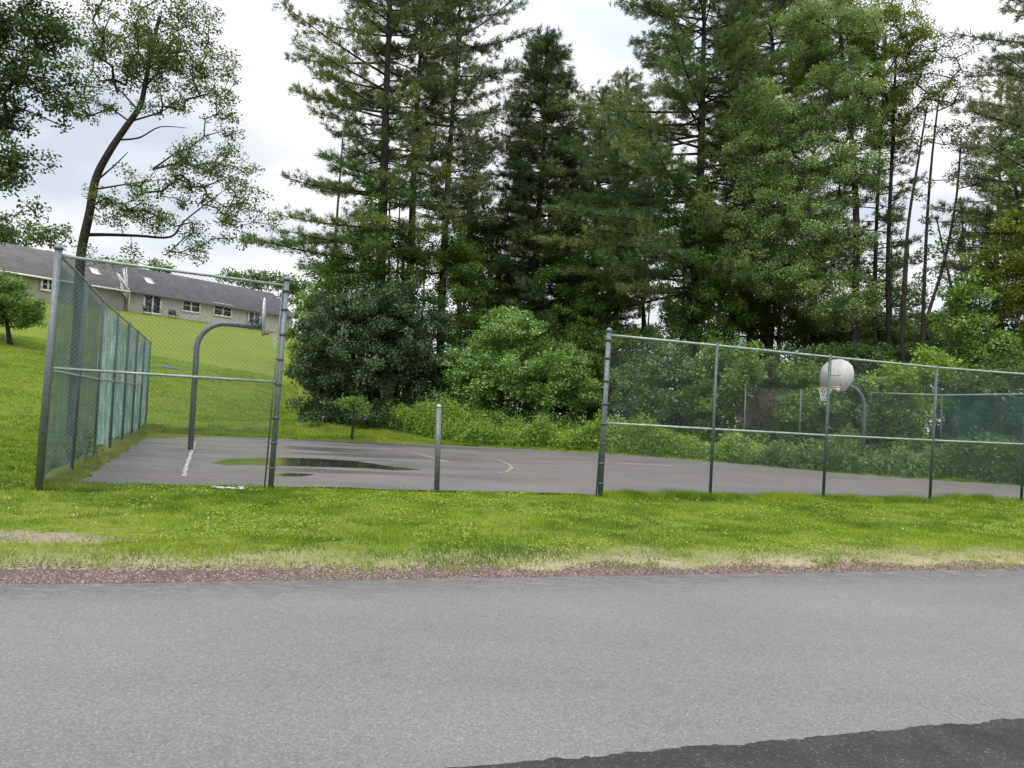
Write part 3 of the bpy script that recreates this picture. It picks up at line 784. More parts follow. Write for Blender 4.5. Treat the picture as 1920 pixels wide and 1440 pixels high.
# ------------------------------------------------------------------ hoops
def hoop(foot, armdir, arm_h, reach, label, boardshape, bc, hoopscale=1.0):
    root = thing('basketball_hoop', foot, label, 'basketball hoop')
    a = unit(np.array([armdir[0], armdir[1], 0.])); sdv = np.array([-a[1], a[0], 0])
    Rb = .75
    P = [foot-np.array([0, 0, .1]), foot+np.array([0, 0, arm_h-Rb])]
    for t in np.linspace(0, math.pi/2, 9)[1:]:
        P.append(foot+np.array([0, 0, arm_h-Rb])+a*Rb*(1-math.cos(t))+np.array([0, 0, Rb*math.sin(t)]))
    P.append(foot+a*reach+np.array([0, 0, arm_h-.03]))
    mb = MB(); mb.tube(P, .078 if reach > 1.3 else .06, 12); mb.build('pole', M['steel'], root, False)
    # brace plate behind the board
    e = foot+a*reach+np.array([0, 0, arm_h])
    mb = MB(); mb.box(e+a*.02+np.array([0, 0, .05]), (.06, .4, .3), [a, sdv, [0, 0, 1]]); 
    for s in (-1, 1): mb.tube([e+sdv*s*.04-a*.25, e+sdv*s*.45+np.array([0, 0, .45])+a*.03], .015, 6)
    mb.build('bracket', M['steel_green'], root)
    # fan-shaped board
    bcz = arm_h+bc
    out = []
    for ang in np.linspace(0, 180, 8): out.append((.90*math.cos(math.radians(ang)), .12+.48*math.sin(math.radians(ang))))
    out += [(-.88, -.14), (-.50, -.47), (.50, -.47), (.88, -.14)]
    out = np.array(out); V = []; nO = len(out)
    for off in (.06, .10):
        for u, v in out: V.append(foot+a*(reach+off)+sdv*u+np.array([0, 0, bcz+v]))
    c0 = foot+a*(reach+.06)+np.array([0, 0, bcz]); c1 = foot+a*(reach+.10)+np.array([0, 0, bcz]); V += [c0, c1]
    T = []; Q = []
    for i in range(nO):
        j = (i+1) % nO; T += [[2*nO, j, i], [2*nO+1, nO+i, nO+j]]; Q.append([i, j, nO+j, nO+i])
    mb = MB(); mb.add(np.array(V), q=Q, t=T); bo = mb.build('backboard', M['board'], root)
    rz = bcz-.38
    # faded target square
    mb = MB(); fr = foot+a*(reach+.103)
    for u, v, w, h in ((0, .40, .60, .045), (0, 0, .60, .045), (-.28, .2, .045, .36), (.28, .2, .045, .36), (0, -.1, .5, .13)):
        mb.box(fr+sdv*u+np.array([0, 0, rz+v+.05]), (.004, w, h), [a, sdv, [0, 0, 1]])
    o = mb.build('target_square', M['fadedred'], bo)
    # rim
    rc_ = fr+a*.37+np.array([0, 0, rz]); mb = MB()
    ring = [rc_+a*.228*math.cos(t)+sdv*.228*math.sin(t) for t in np.linspace(0, 2*math.pi, 25)]
    mb.tube(ring, .011, 6, False); mb.box(fr+a*.08+np.array([0, 0, rz-.04]), (.14, .12, .08), [a, sdv, [0, 0, 1]])
    for s in (-1, 1): mb.tube([fr+sdv*s*.09+np.array([0, 0, rz-.08]), rc_+sdv*s*.16-a*.12], .008, 5)
    ri = mb.build('rim', M['orange'], root)
    mb = MB()
    for i in range(12):
        for s in (-1, 1):
            pp = []
            for t in np.linspace(0, 1, 7):
                an_ = 2*math.pi*i/12+s*t*.9; rr = .226*(1-t)+.12*t-.02*math.sin(t*3); pp.append(rc_+a*rr*math.cos(an_)+sdv*rr*math.sin(an_)-np.array([0, 0, t*.42]))
            mb.tube(pp, .0055, 4, False)
    mb.build('net', M['net'], ri)
    return root
hl = flat(357, 843, cz); hr = flat(1617, 887, cz)
axd = (hr-hl)[:2]; axd /= np.linalg.norm(axd)
el_ = at(420, 613, hl[1]+.5)[2]
hoop(hl, np.array([.958, .285]), el_, 1.66, 'gooseneck basketball hoop behind the left chain link panel, seen edge on', 1, .22)
er_ = at(1598, 727, hr[1])[2]
hoop(hr, -axd*np.array([1, 1]), er_, 1.0, 'basketball hoop with rounded white backboard behind the right fence', 1, .24)

# ------------------------------------------------------------------ row houses on the hill
HA = np.array([.549, .836, 0]); HNv = np.array([-.836, .549, 0])     # along the wall / away from the camera
W0 = at(245, 545, 83.0)            # a point on the eaves
W0z = 10.55
def hp(px):                        # point on the wall line under pixel column px (at eave height)
    d = ray(px, 545+.157*(px-245)); o = CAM
    k = (np.dot(W0[:2], HNv[:2]))/np.dot(d[:2], HNv[:2]); return (o+d*k)
def hs(px): return float(np.dot((hp(px)-W0)[:2], HA[:2]))
EAVE = float(W0[2])
GB = 10.2
def house(name, label, s0, s1, wallm, roofm, wins, doors, skylights, rise=3.1, dep=9.0, gut=True):
    o = W0+HA*s0; o = np.array([o[0], o[1], GB])
    root = thing(name, o, label, 'house')
    ax = [HA, HNv, [0, 0, 1]]
    def P(s, n, z): return np.array([W0[0], W0[1], 0])+HA*s+HNv*n+np.array([0, 0, z])
    L = s1-s0; mid = (s0+s1)/2
    mb = MB()
    zt = EAVE+.1
    # walls with gable ends
    V = [P(s0, .0, GB-1.5), P(s1, .0, GB-1.5), P(s1, dep, GB-1.5), P(s0, dep, GB-1.5), P(s0, 0, zt), P(s1, 0, zt), P(s1, dep, zt), P(s0, dep, zt), P(s0, dep/2, zt+rise-.25), P(s1, dep/2, zt+rise-.25)]
    mb.add(np.array(V), q=[[0, 1, 5, 4], [1, 2, 6, 5], [2, 3, 7, 6], [3, 0, 4, 7]], t=[[4, 8, 7], [5, 6, 9]])
    mb.build('wall', wallm, root)
    mb = MB(); ov = .55; th = .18; e = rise/(dep/2)
    for sg in (0, 1):
        n0 = -ov if sg == 0 else dep+ov; z0 = zt-ov*e
        a = [P(s0-.3, n0, z0), P(s1+.3, n0, z0), P(s1+.3, dep/2, zt+rise), P(s0-.3, dep/2, zt+rise)]
        b = [v+np.array([0, 0, th]) for v in a]
        mb.add(np.array(a+b), q=[[0, 3, 2, 1], [4, 5, 6, 7], [0, 1, 5, 4], [1, 2, 6, 5], [3, 0, 4, 7]])
    roof = mb.build('roof', roofm, root)
    for s in skylights:
        f = .45; c = P(s, (dep/2)*f, zt+rise*f+th+.03); sl = unit(HNv*(dep/2)+np.array([0, 0, rise])); nn = unit(np.cross(HA, sl))
        mb = MB(); mb.box(c, (.9, 1.35, .12), [HA, sl, nn]); sk = mb.build('skylight', M['skylight'], root)
    if gut:
        mb = MB(); mb.box(P(mid, -ov-.04, zt-ov*e+.08), (L+.6, .1, .16), ax); mb.build('gutter', M['white'] if wallm is M['siding_tan'] else M['roof'], root)
    def opening(s, z0, w, h, kind):
        c = P(s, -.05, z0+h/2); fr = MB(); t = .20
        for du, dv, ww, hh in ((0, h/2, w+t*2, t), (0, -h/2, w+t*2, t), (-w/2-t/2, 0, t, h-t), (w/2+t/2, 0, t, h-t), (0, 0, t*.9, h-t)):
            fr.box(c+HA*du+np.array([0, 0, dv])-HNv*.03, (ww, .1, hh), ax)
        if kind == 'window':
            for q in (-1, 1): fr.box(c+HA*q*w/4-HNv*.03, (w/2-t-.03, .06, .06), ax)
        wo_ = fr.build(kind, M['white'], root)
        pn = MB(); pn.box(c+HNv*.02, (w, .04, h), ax); pn.build('pane', M['glass'], wo_)
    for s, z0, w, h in wins: opening(s, z0, w, h, 'window')
    for s, z0, w, h in doors: opening(s, z0, w, h, 'door')
    return root, P
def zpx(px, py): return float(hp(px)[2]) + (545+.157*(px-245)-py)/FPX*float(hp(px)[1])
def opn(x0, x1, y0, y1):
    c = (x0+x1)/2; return (hs(c), zpx(c, y1), hs(x1)-hs(x0)-.05, (y1-y0)/FPX*hp(c)[1]+.2)
wins = [opn(343, 374, 566, 585), opn(402, 433, 574, 593)]
doors = [opn(272, 301, 555, 588), opn(467, 487, 588, 617)]
house('row_house', 'grey roofed cream row house on the hill seen through the left fence mesh', hs(246), hs(548), M['siding'], M['roof'], wins, doors, [hs(282)+1.0])
s1 = hs(246)-.7
house('row_house', 'brownish roofed row house at the far left edge of the hill', s1-22, s1, M['siding_tan'], M['roof_brown'], [opn(18, 38, 514, 528), opn(80, 101, 527, 545)], [], [hs(178)+1.0])
def onwall(px, n, z): 
    q = hp(px); return np.array([q[0], q[1], 0])+HNv*n+np.array([0, 0, z])
# downpipe beside the party wall
dp = onwall(240, -.35, 0); 
tdp = thing('downpipe', [dp[0], dp[1], 10.0], 'white downpipe and bare climber frame between the two row houses', 'downpipe')
mb = MB(); mb.tube([dp+[0, 0, 10.0], dp+[0, 0, EAVE-.1], dp+HNv*.3-HA*1.2+[0, 0, EAVE+1.6]], .07, 8); mb.build('pipe', M['white'], tdp)
mb = MB()
for k in range(10): mb.tube([dp-HA*.4*rg.random()+[0, 0, EAVE-1+rg.random()], dp-HA*(.5+1.2*rg.random())-HNv*.2*rg.random()+[0, 0, EAVE+rg.random()*2.4]], .035, 5)
mb.build('branch', M['white'], tdp)
# patio furniture
def chair(px, py, label, wid=.6):
    c = onwall(px, -1.6, 0); z = zpx(px, py)+.1; g = float(terrain(c[0], c[1]))
    c[2] = g
    root = thing('patio_chair', c, label, 'chair', 'dark patio chairs by the row house doors')
    ax = [HA, HNv, [0, 0, 1]]; mb = MB(); mb.box(c+[0, 0, .42], (wid, .55, .06), ax); mb.build('seat', M['black'], root)
    mb = MB(); mb.box(c+HNv*.27+[0, 0, .72], (wid, .05, .56), ax); mb.build('backrest', M['black'], root)
    for a in (-1, 1):
        for b in (-1, 1):
            mb = MB(); mb.box(c+HA*a*(wid/2-.04)+HNv*b*.24+[0, 0, .2], (.05, .05, .4), ax); mb.build('leg', M['black'], root)
chair(263, 584, 'dark patio chair left of the double glass door', .7)
chair(312, 592, 'dark patio chair right of the double glass door', .9)
chair(458, 612, 'dark patio chair beside the narrow house door', .6)

# oval utility cover on the slope
uc = ground(318, 690); sl_t = unit(np.array([0.836*.18, -.549*.18, 1.0]))
th_ = thing('utility_cover', uc, 'dark oval utility cover set in the grassy slope', 'manhole cover')
nrm = unit(np.array([.836*.2, -.549*.2, 1.])); 
mb = MB(); mb.tube([uc-nrm*.05, uc+nrm*.04, uc+nrm*.07], [.5, .5, .42], 20); mb.build('lid', M['black'], th_)
mb = MB(); mb.tube([uc-nrm*.08, uc+nrm*.02], [.6, .6], 20); mb.build('frame', M['steel_green'], th_)

# pale stones / litter at the foot of the fences
for (px, py, w, lab) in ((425, 918, .45, 'flat whitish stones in the grass under the left fence panel'), (1850, 939, .5, 'whitish stones at the foot of the right fence')):
    c = fp(px, py); root = thing('stone_pile', c, lab, 'stones'); 
    for i in range(7):
        import bmesh
        bm = bmesh.new(); bmesh.ops.create_icosphere(bm, subdivisions=2, radius=1)
        for v in bm.verts: v.co = Vector((v.co.x*(.045+.03*rg.random()), v.co.y*.05, v.co.z*.022))*(1+.3*(rg.random()-.5))
        for v in bm.verts: v.co += Vector(((rg.random()-.5)*.01,)*3)
        me = bpy.data.meshes.new('stone'); bm.to_mesh(me); bm.free(); me.materials.append(M['stone'])
        o = bpy.data.objects.new('stone', me); COL.objects.link(o); o.parent = root
        o.location = ((i/6-.5)*w+rg.normal()*.03, rg.normal()*.05, .03)

# ------------------------------------------------------------------ verge: gravel, grass, dry grass, clover
def gravel():
    rng = np.random.default_rng(3); n = 30000
    t = rng.uniform(-3.5, 17, n); s = .01+rng.beta(1.2, 2.0, n)*(.62-.018*t)*(.55+.9*vnoise(t, 4, .8))
    s = np.where(rng.random(n) < .03, -rng.exponential(.12, n), np.maximum(s, .0))
    x, y = on_road(t, s); z = np.maximum(terrain(x, y), .0)+.004
    r = rng.uniform(.005, .015, n)
    base = np.array([[1, 0, 0], [0, 1, 0], [-1, 0, 0], [0, -1, 0], [0, 0, .8]]);
    a = rng.random(n)*6.28; ca, sa = np.cos(a), np.sin(a)
    B = base[None]*(1+.5*(rng.random((n, 5, 3))-.5)); X = B[..., 0]*ca[:, None]-B[..., 1]*sa[:, None]; Yb = B[..., 0]*sa[:, None]+B[..., 1]*ca[:, None]
    V = np.stack([x[:, None]+X*r[:, None], y[:, None]+Yb*r[:, None], z[:, None]+B[..., 2]*r[:, None]], -1).reshape(-1, 3)
    i = np.arange(n)[:, None]*5; T = np.concatenate([i+np.array([[0, 1, 4]]), i+np.array([[1, 2, 4]]), i+np.array([[2, 3, 4]]), i+np.array([[3, 0, 4]])])
    mb = MB(); mb.add(V, t=T, tint=np.tile(rng.random(n)**1.3, 4))
    tag(mb.build('gravel', M['gravel']), 'reddish brown gravel along the road edge', 'gravel', None, 'stuff')
gravel()
# gravel bed sheet below the stones
gb = [on_road(t, .0) for t in np.linspace(-60, 90, 300)]; gb2 = [on_road(t, max(.12, .46-.014*t)+.10*(vnoise(t, 2, .7)-.5)) for t in np.linspace(-60, 90, 600)]
mb = MB(); tt = np.linspace(-60, 90, 900); V = []
for t in tt:
    w_ = (max(.10, .42-.014*max(t, -3)))*(.65+.7*vnoise(t, 4, .8))+.08*(vnoise(t, 2, .2)-.5)
    for f in (0, .33, .66, 1):
        x, y = on_road(t, .0+w_*f-.02); V.append((x, y, float(terrain(x, y))+.005))
V = np.array(V); i = np.arange(len(tt)-1)[:, None]*4; j = np.arange(3)[None]
mb.add(V, q=np.stack([i+j, i+4+j, i+4+j+1, i+j+1], -1).reshape(-1, 4))
mgb, n, b, c = asphalt('gravel_bed', .085, .22, 55, .2, 1.5, (1.16, .82, .76), .95)
tag(mb.build('gravel_bed', mgb), 'reddish gravel bed between road and grass', None, None, 'structure')

def grass_obj(name, label, n, tr, sr, hgt, wid, mat, dens, seed, rel=True, cat='grass', lean=.5, tintf=None, sampler=None):
    rng = np.random.default_rng(seed)
    if sampler is None:
        t = rng.uniform(*tr, n); s = rng.uniform(*sr, n); x, y = on_road(t, s)
    else: x, y = sampler(rng, n)
    keep = ~inpoly(x, y, CP) & (rng.random(n) < dens(x, y))
    x, y = x[keep], y[keep]; m = len(x)
    P = np.stack([x, y, terrain(x, y)-.01], -1)
    D = np.stack([rng.normal(size=m)*lean, rng.normal(size=m)*lean, np.ones(m)], -1)
    hh = hgt*rng.uniform(.45, 1.25, m)*(.6+.9*vnoise(x, y, .45))
    tn = .25+1.5*(.45*vnoise(x, y, 1.4)+.55*vnoise(x+70, y, .35)-.5)+.5*rng.random(m)
    mb = MB(); add_blades(mb, P, D, hh, wid*rng.uniform(.7, 1.3, m), np.clip(tn, 0, 1), rng)
    return tag(mb.build(name, mat), label, cat, None, 'stuff')
def s_of(x, y): return road_s(x, y)
def dgreen(x, y):
    s = road_s(x, y); t = road_t(x, y)
    d = sstep(.5, 1.35, s+1.3*(.6*vnoise(x, y, 1.6)+.4*vnoise(x, y+20, .5)-.5))
    # bare patch at left
    bx = at(60, 1005, 1.0)
    p = flat(50, 1003, LIFT); bare = np.exp(-(((x-p[0])/.8)**2+((y-p[1])/.26)**2)**1.5)
    pt = sstep(.25, .6, .6*vnoise(x, y, 1.1)+.4*vnoise(x+40, y, .25))
    return np.clip((.12+1.0*pt)*d*(1-.8*bare), 0, 1)
grass_obj('grass', 'bright green mown grass of the verge in front of the fences', 420000, (-4.5, 21), (.3, 8.2), .055, .0075, M['grass'], dgreen, 11)
def ddry(x, y):
    s = road_s(x, y)
    a = np.exp(-((s-.62+.5*(vnoise(x, y, .7)-.5))/.38)**2)*.9
    p2 = flat(1140, 1000, LIFT); b_ = .75*np.exp(-((x-p2[0])**2/3.0+(y-p2[1])**2/.5))
    p = flat(50, 1003, LIFT); b_ = b_+.35*np.exp(-((x-p[0])**2+(y-p[1])**2)/.8)
    fl = .6*np.exp(-((x-flat(230, 880, LIFT)[0]+.1)**2/1.2+(y-13)**2/6))
    return np.clip((a+b_+fl)*(.3+vnoise(x+9, y, .6))+.07+.7*sstep(.58, .8, .6*vnoise(x+3, y+8, .9)+.4*vnoise(x+13, y+8, .25)), 0, 1)
grass_obj('dry_grass', 'dry yellowish grass along the gravel edge of the verge', 120000, (-4.5, 21), (.15, 8), .045, .007, M['dry'], ddry, 12, cat='dry grass', lean=.9)
# taller lawn behind: left lawn, strips round the court, slope
def samp_left(rng, n):
    px = rng.uniform(-60, 560, n); 
    r = np.sqrt(rng.uniform(12**2, 60**2, n)); th = np.arctan((px-960)/FPX); return r*np.sin(th), r*np.cos(th)
grass_obj('lawn_grass', 'mown lawn grass on the slope at left', 260000, None, None, .07, .022, M['grass'], lambda x, y: np.where(road_s(x, y) > 6, .4+.6*vnoise(x, y, 2.5), 0), 13, sampler=samp_left)
def samp_edge(rng, n):
    i = rng.integers(0, len(farp)-2, n); A = np.array(farp)[i]; B = np.array(farp)[i+1]; f = rng.random(n)[:, None]
    P = A+(B-A)*f; P[:, 1] += rng.exponential(1.6, n)-.1; P[:, 0] += rng.normal(size=n)*.1; return P[:, 0], P[:, 1]
grass_obj('lawn_grass', 'strip of lawn grass along the far edge of the court', 90000, None, None, .10, .02, M['grass'], lambda x, y: np.ones(len(x)), 14, sampler=samp_edge)
def samp_sf(rng, n):
    f = rng.random(n)**1.5; P = FL0[None]+(SF1-FL0)[None]*f[:, None]; P[:, 0] += rng.uniform(-.15, .95, n)*(1-f*.2); return P[:, 0], P[:, 1]
grass_obj('tall_grass', 'yellowish tufts of grass along the foot of the windscreen fence', 60000, None, None, .12, .012, M['tuft'], lambda x, y: .35+.6*vnoise(x, y, .6), 15, sampler=samp_sf, cat='grass')
def samp_rf(rng, n):
    i = rng.integers(0, 5, n); A = np.array(rf)[i]; B = np.array(rf)[i+1]; P = A+(B-A)*rng.random(n)[:, None]; P[:, 1] += rng.normal(size=n)*.16; return P[:, 0], P[:, 1]
grass_obj('tall_grass', 'longer unmown grass along the foot of the right fence', 60000, None, None, .16, .010, M['grass'], lambda x, y: .15+.85*(vnoise(x, y, .8) > .4), 16, sampler=samp_rf)
grass_obj('grass', 'sparse green tufts creeping over the gravel edge', 40000, (-4.5, 21), (.04, .7), .045, .007, M['grass'], lambda x, y: sstep(.6, .75, .5*vnoise(x, y, .55)+.5*vnoise(x+5, y, .13)), 19)
# clover heads
rng = np.random.default_rng(17); n = 500; t = rng.uniform(-4, 20, n); s = rng.uniform(2.2, 7.2, n); x, y = on_road(t, s); k = (~inpoly(x, y, CP)) & (vnoise(x, y, 1.7) > .45); x, y = x[k], y[k]
mb = MB(); P = np.stack([x, y, terrain(x, y)+rng.uniform(.03, .06, len(x))], -1)
for sgn in range(3): add_leaves(mb, P+rng.normal(size=P.shape)*.003, .012, .012, .5, .2, None, rng)
tag(mb.build('clover_flower', M['flower']), 'small white clover heads scattered in the verge grass', 'clover', None, 'stuff')

# weeds along the far side of the court
def weeds(name, label, poly, n, h, mat, seed, L=.13, W=.05):
    rng = np.random.default_rng(seed); P = []
    A = np.array(poly, float)
    i = rng.integers(0, len(A)-1, n); f = rng.random(n)[:, None]; B = A[i]+(A[i+1]-A[i])*f
    x = B[:, 0]+rng.normal(size=n)*.25; y = B[:, 1]+rng.random(n)*B[:, 2]; z = terrain(x, y)
    hh = h*(.18+1.5*(.6*vnoise(x, y, 1.3)+.4*vnoise(x+33, y, .5))**1.4)*rng.uniform(.35, 1.25, n)
    mb = MB()
    m = 11
    fz = rng.random((n, m)); Pz = np.stack([x[:, None]+rng.normal(size=(n, m))*.06, y[:, None]+rng.normal(size=(n, m))*.06, z[:, None]+hh[:, None]*fz], -1).reshape(-1, 3)
    tn = np.repeat(.6*vnoise(x+5, y+5, .7)+.2*rng.random(n), m)+.3*rng.random(n*m)
    D = rng.normal(size=Pz.shape)*.7+np.array([0, 0, .5])
    add_leaves(mb, Pz, L, W, np.clip(tn, 0, 1), .4, D, rng)
    S = np.stack([x, y, z-.02], -1); add_blades(mb, S, np.stack([rng.normal(size=n)*.15, rng.normal(size=n)*.15, np.ones(n)], -1), hh, .012, .3, rng)
    tag(mb.build(name, mat), label, 'weeds', None, 'stuff')
def wp(px, py, w): 
    q = flat(px, py, LIFT); return (q[0], q[1], w)
fa = np.array(farp)
def wl(x, off, w):
    return (x, float(np.interp(x, fa[:, 0], fa[:, 1]))+off, w)
weeds('weeds', 'bright leafy weeds along the far edge of the court below the shrubs', [wl(-5.5, 4.2, 2), wl(-3, 2.2, 2.2), wl(-1, 1.3, 2.2), wl(1, .9, 2.2), wl(3.4, .8, 2.2), wl(5.5, .8, 2), wl(7.5, .7, 2), wl(9, .6, 1.5)], 26000, 1.05, M['weed'], 21)
weeds('weeds', 'darker tangled weeds at the foot of the vines right of the court', [wl(8.3, .4, 1.5), wl(10.5, .3, 1.3), wl(12.5, .3, 1.2), wl(14.2, .3, 1.2), wl(16, .2, 1.0), wl(18, 0, 1)], 12000, .95, M['teal'], 22)
weeds('weeds', 'tall weeds on the bank beneath the dark shrubs', [(-10.3, 38.6, 1.2), (-8.6, 36.4, 1.5), (-6.5, 35.4, 1.6), (-5, 34.8, 1.5)], 9000, .9, M['weed'], 23)
# clover and broad leaved patches in the verge
rng = np.random.default_rng(24); n = 150000; t = rng.uniform(-4.5, 21, n); s = rng.uniform(.7, 8, n); x, y = on_road(t, s)
k = (~inpoly(x, y, CP)) & (rng.random(n) < np.clip((vnoise(x, y, .9)*.6+vnoise(x+31, y, .28)*.5-.52)*4, 0, 1)); x, y = x[k], y[k]
mb = MB(); P = np.stack([x, y, terrain(x, y)+rng.uniform(.015, .06, len(x))], -1)
add_leaves(mb, P, .028, .022, np.clip(.35+.65*rng.random(len(x)), 0, 1), .9, None, rng)
tag(mb.build('clover', leafmat('clover_leaves', (.085, .16, .010), (.18, .28, .015), (.30, .38, .035), .3)), 'patches of clover and broad leaved weeds in the verge', 'clover', None, 'stuff')

# sapling on the lawn
broadleaf('sapling', 'thin sapling with a dark stem on the lawn beyond the court', 'sapling', 31.0, [(661, 806), (662, 785), (663, 762)], [(662, 757, 26, 12), (680, 765, 16, 8), (645, 752, 14, 8)], M['mid'], r0=.07, rc=.2, L=.1, W=.06, k=2.5, lai=1.4, seed=31)

# ------------------------------------------------------------------ trees
# leaning tree beyond the windscreen fence
broadleaf('leaning_tree', 'tall leaning tree with airy crown rising behind the windscreen fence', 'tree', 24.0,
    [(138, 760), (146, 600), (152, 480), (168, 400), (180, 335), (205, 285), (235, 240), (262, 200), (272, 160), (285, 90), (300, 30)],
    [(250, 60, 120, 65), (330, 90, 80, 75), (400, 150, 52, 70), (300, 130, 80, 60, .3, 1.5), (190, 130, 60, 80), (160, 210, 55, 40, 0, .7), (370, 40, 50, 45), (420, 220, 36, 32), (330, 200, 70, 38, 0, .5), (270, -60, 120, 60),
     (400, 320, 85, 62), (430, 385, 50, 35), (330, 330, 60, 50, 0, .7), (250, 400, 75, 40, 0, 1), (330, 415, 75, 28, 0, .8), (210, 380, 40, 40), (390, 460, 60, 34, 0, .6), (280, 475, 50, 20, 0, .6), (440, 440, 50, 30, 0, .8), (475, 380, 34, 40, 0, .8), (500, 420, 30, 26, 0, .6), (240, 330, 40, 34, 0, .6), (370, 280, 40, 30, 0, .7), (450, 330, 34, 40, 0, .8), (300, 370, 60, 30, 0, .6), (190, 480, 30, 18, 0, .8)],
    M['locust'], r0=.175, rc=.30, L=.085, W=.055, k=1.35, lai=.72, seed=41, rmin=.008,
    trunks=[[(160, 440), (205, 440), (260, 442), (320, 444), (345, 415), (400, 372), (430, 350)], [(225, 262), (262, 258), (300, 238), (350, 240)], [(243, 228), (305, 208), (345, 180)], [(262, 210), (225, 170), (190, 140)], [(275, 160), (320, 110), (370, 80)], [(180, 340), (215, 310), (240, 285)], [(178, 355), (240, 345), (310, 336)]])
# near tree at the left edge, trunk out of frame
broadleaf('broadleaf_tree', 'dark dense tree hanging into the upper left corner', 'tree', 19.0,
    [(-190, 760), (-170, 400), (-120, 150), (-60, -60)],
    [(-10, 40, 130, 90, 0, 1.4), (90, 60, 55, 80), (60, 150, 85, 60), (-40, 170, 100, 80, 0, 1.3), (110, 200, 38, 34, 0, .6), (20, 230, 50, 40), (-60, 300, 100, 60), (20, 310, 50, 40), (40, 370, 45, 38, 0, .6), (-20, 420, 70, 30, 0, .7), (-100, 0, 150, 120), (60, 290, 30, 30, 0, .5)],
    M['shade'], r0=.3, rc=.36, L=.10, W=.066, k=1.35, lai=1.15, seed=42)
broadleaf('broadleaf_tree', 'leafy tree half hiding the brownish row house at the left edge', 'tree', 46.0,
    [(20, 640), (10, 590), (0, 560)], [(15, 565, 70, 42), (-50, 560, 90, 70), (60, 585, 35, 28), (0, 590, 70, 24)], M['mid'], r0=.15, rc=.4, L=.13, W=.085, k=2.0, lai=1.5, seed=43)
broadleaf('distant_tree', 'distant tree showing above the left end of the roofs', 'tree', 98.0, [(40, 520), (50, 450)], [(30, 450, 80, 36), (-60, 430, 90, 60), (90, 440, 50, 24, 0, .6)], M['wood'], r0=.3, rc=1.1, L=.4, W=.28, k=1.6, lai=1.3, seed=44, rmin=.03)
broadleaf('distant_tree', 'low round tree top showing above the roof ridge', 'tree', 118.0, [(300, 560), (305, 500)], [(305, 500, 26, 16), (225, 495, 30, 14)], M['oak'], r0=.3, rc=1.0, L=.4, W=.28, k=1.6, lai=1.3, seed=45, rmin=.03)
broadleaf('distant_tree', 'distant dark tree row behind the right end of the roof', 'tree', 125.0, [(490, 590), (490, 520)], [(490, 525, 60, 22), (440, 520, 30, 12), (545, 540, 40, 30)], M['wood'], r0=.3, rc=1.2, L=.42, W=.3, k=1.8, lai=1.5, seed=46, rmin=.03)
broadleaf('broadleaf_tree', 'light green tree beside the right end of the row house', 'tree', 66.0, [(575, 700), (580, 620), (585, 570)], [(585, 585, 40, 50), (560, 640, 28, 40), (610, 560, 30, 40)], M['bright'], r0=.15, rc=.55, L=.2, W=.13, k=1.9, lai=1.5, seed=47, rmin=.02)

pi = math.pi
# white pines, left group
pine('white_pine', 'tall white pine at left whose long limbs sweep out over the lawn', 696, 38, 28, 8.0,
    lambda h, a: (5.7 if math.cos(a) < 0 else 3.4)*((1.3 if math.cos(a) < -.5 else 1.0) if h < .10 else 1.0 if h < .72 else 1-1.6*(h-.72))*(.82+.18*math.sin(h*17)), M['pine'], r0=.33, seed=51, dz=.70, nb=(4, 6), rise=.12, dens=.85)
pine('white_pine', 'white pine second from left with a darker bare lower trunk', 757, 41, 28, 12.0,
    lambda h, a: 3.9*(1.0 if h < .7 else 1-1.5*(h-.7)), M['pine'], r0=.27, seed=52, dz=.68, dens=.85, rise=.16)
pine('white_pine', 'white pine third from left with upswept limbs against the sky', 822, 40, 27, 11.0,
    lambda h, a: (4.2 if math.cos(a) > 0 else 3.0)*(.55+.6*h if h < .7 else 1.25-.9*h), M['pine_grey'], r0=.24, seed=53, dz=.68, dens=.85, rise=.30)
pine('spruce', 'narrow dark spruce with a pointed top in the middle of the treeline', 993, 44, 23.3, 3.0,
    lambda h, a: 4.7*(1-h)**.5, M['spruce'], r0=.34, seed=54, dz=.40, nb=(6, 9), dens=1.05, rise=.06, cat='spruce tree', lean=(0, 0))
pine('white_pine', 'smaller pine top peeking against the sky right of the spruce', 1148, 60, 28.6, 14.0,
    lambda h, a: 4.6*(1-h)**.55+.3, M['pine_grey'], r0=.3, seed=55, dz=.6, dens=.9, rise=.35, bladeW=.04, tuft=.36)
pine('white_pine', 'broad white pine right of centre with heavy limbs drooping left', 1292, 39, 27, 8.2,
    lambda h, a: (7.4 if math.cos(a) < -.2 else 4.8)*(1.0 if h < .5 else ((.48 if math.cos(a) < -.2 else .9) if h < .66 else (.68 if h < .9 else .4))), M['pine'], r0=.36, seed=56, dz=.62, nb=(4, 7), dens=1.0, rise=.10)
pine('white_pine', 'tall feathery pine behind the silvery tree, top out of the picture', 1425, 43, 29, 9.0,
    lambda h, a: 5.0*(1-.3*h), M['pine_grey'], r0=.3, seed=57, dz=.5, nb=(4, 7), dens=1.1, rise=.25)
pine('white_pine', 'dark pine filling the gap behind the drooping limbs', 1105, 50, 23, 5.0,
    lambda h, a: 4.6*(1-h)**.42+.3, M['pine'], r0=.3, seed=58, dz=.6, nb=(4, 7), dens=.9, rise=.12, bladeW=.034)
pine('hemlock', 'thin hemlock with short level twigs right of the silvery tree', 1636, 39, 22, 5.0,
    lambda h, a: 2.3*(1-.4*h), M['pine'], r0=.16, seed=59, dz=.55, nb=(3, 5), dens=.7, rise=.05, cat='hemlock')
pine('white_pine', 'pine at the right edge whose grey limbs reach in from outside the frame', 2060, 33, 27, 9.5,
    lambda h, a: (6.8 if math.cos(a) < 0 else 4)*(1-.3*h), M['pine_grey'], r0=.3, seed=60, dz=.75, nb=(4, 7), dens=.75, rise=.2)
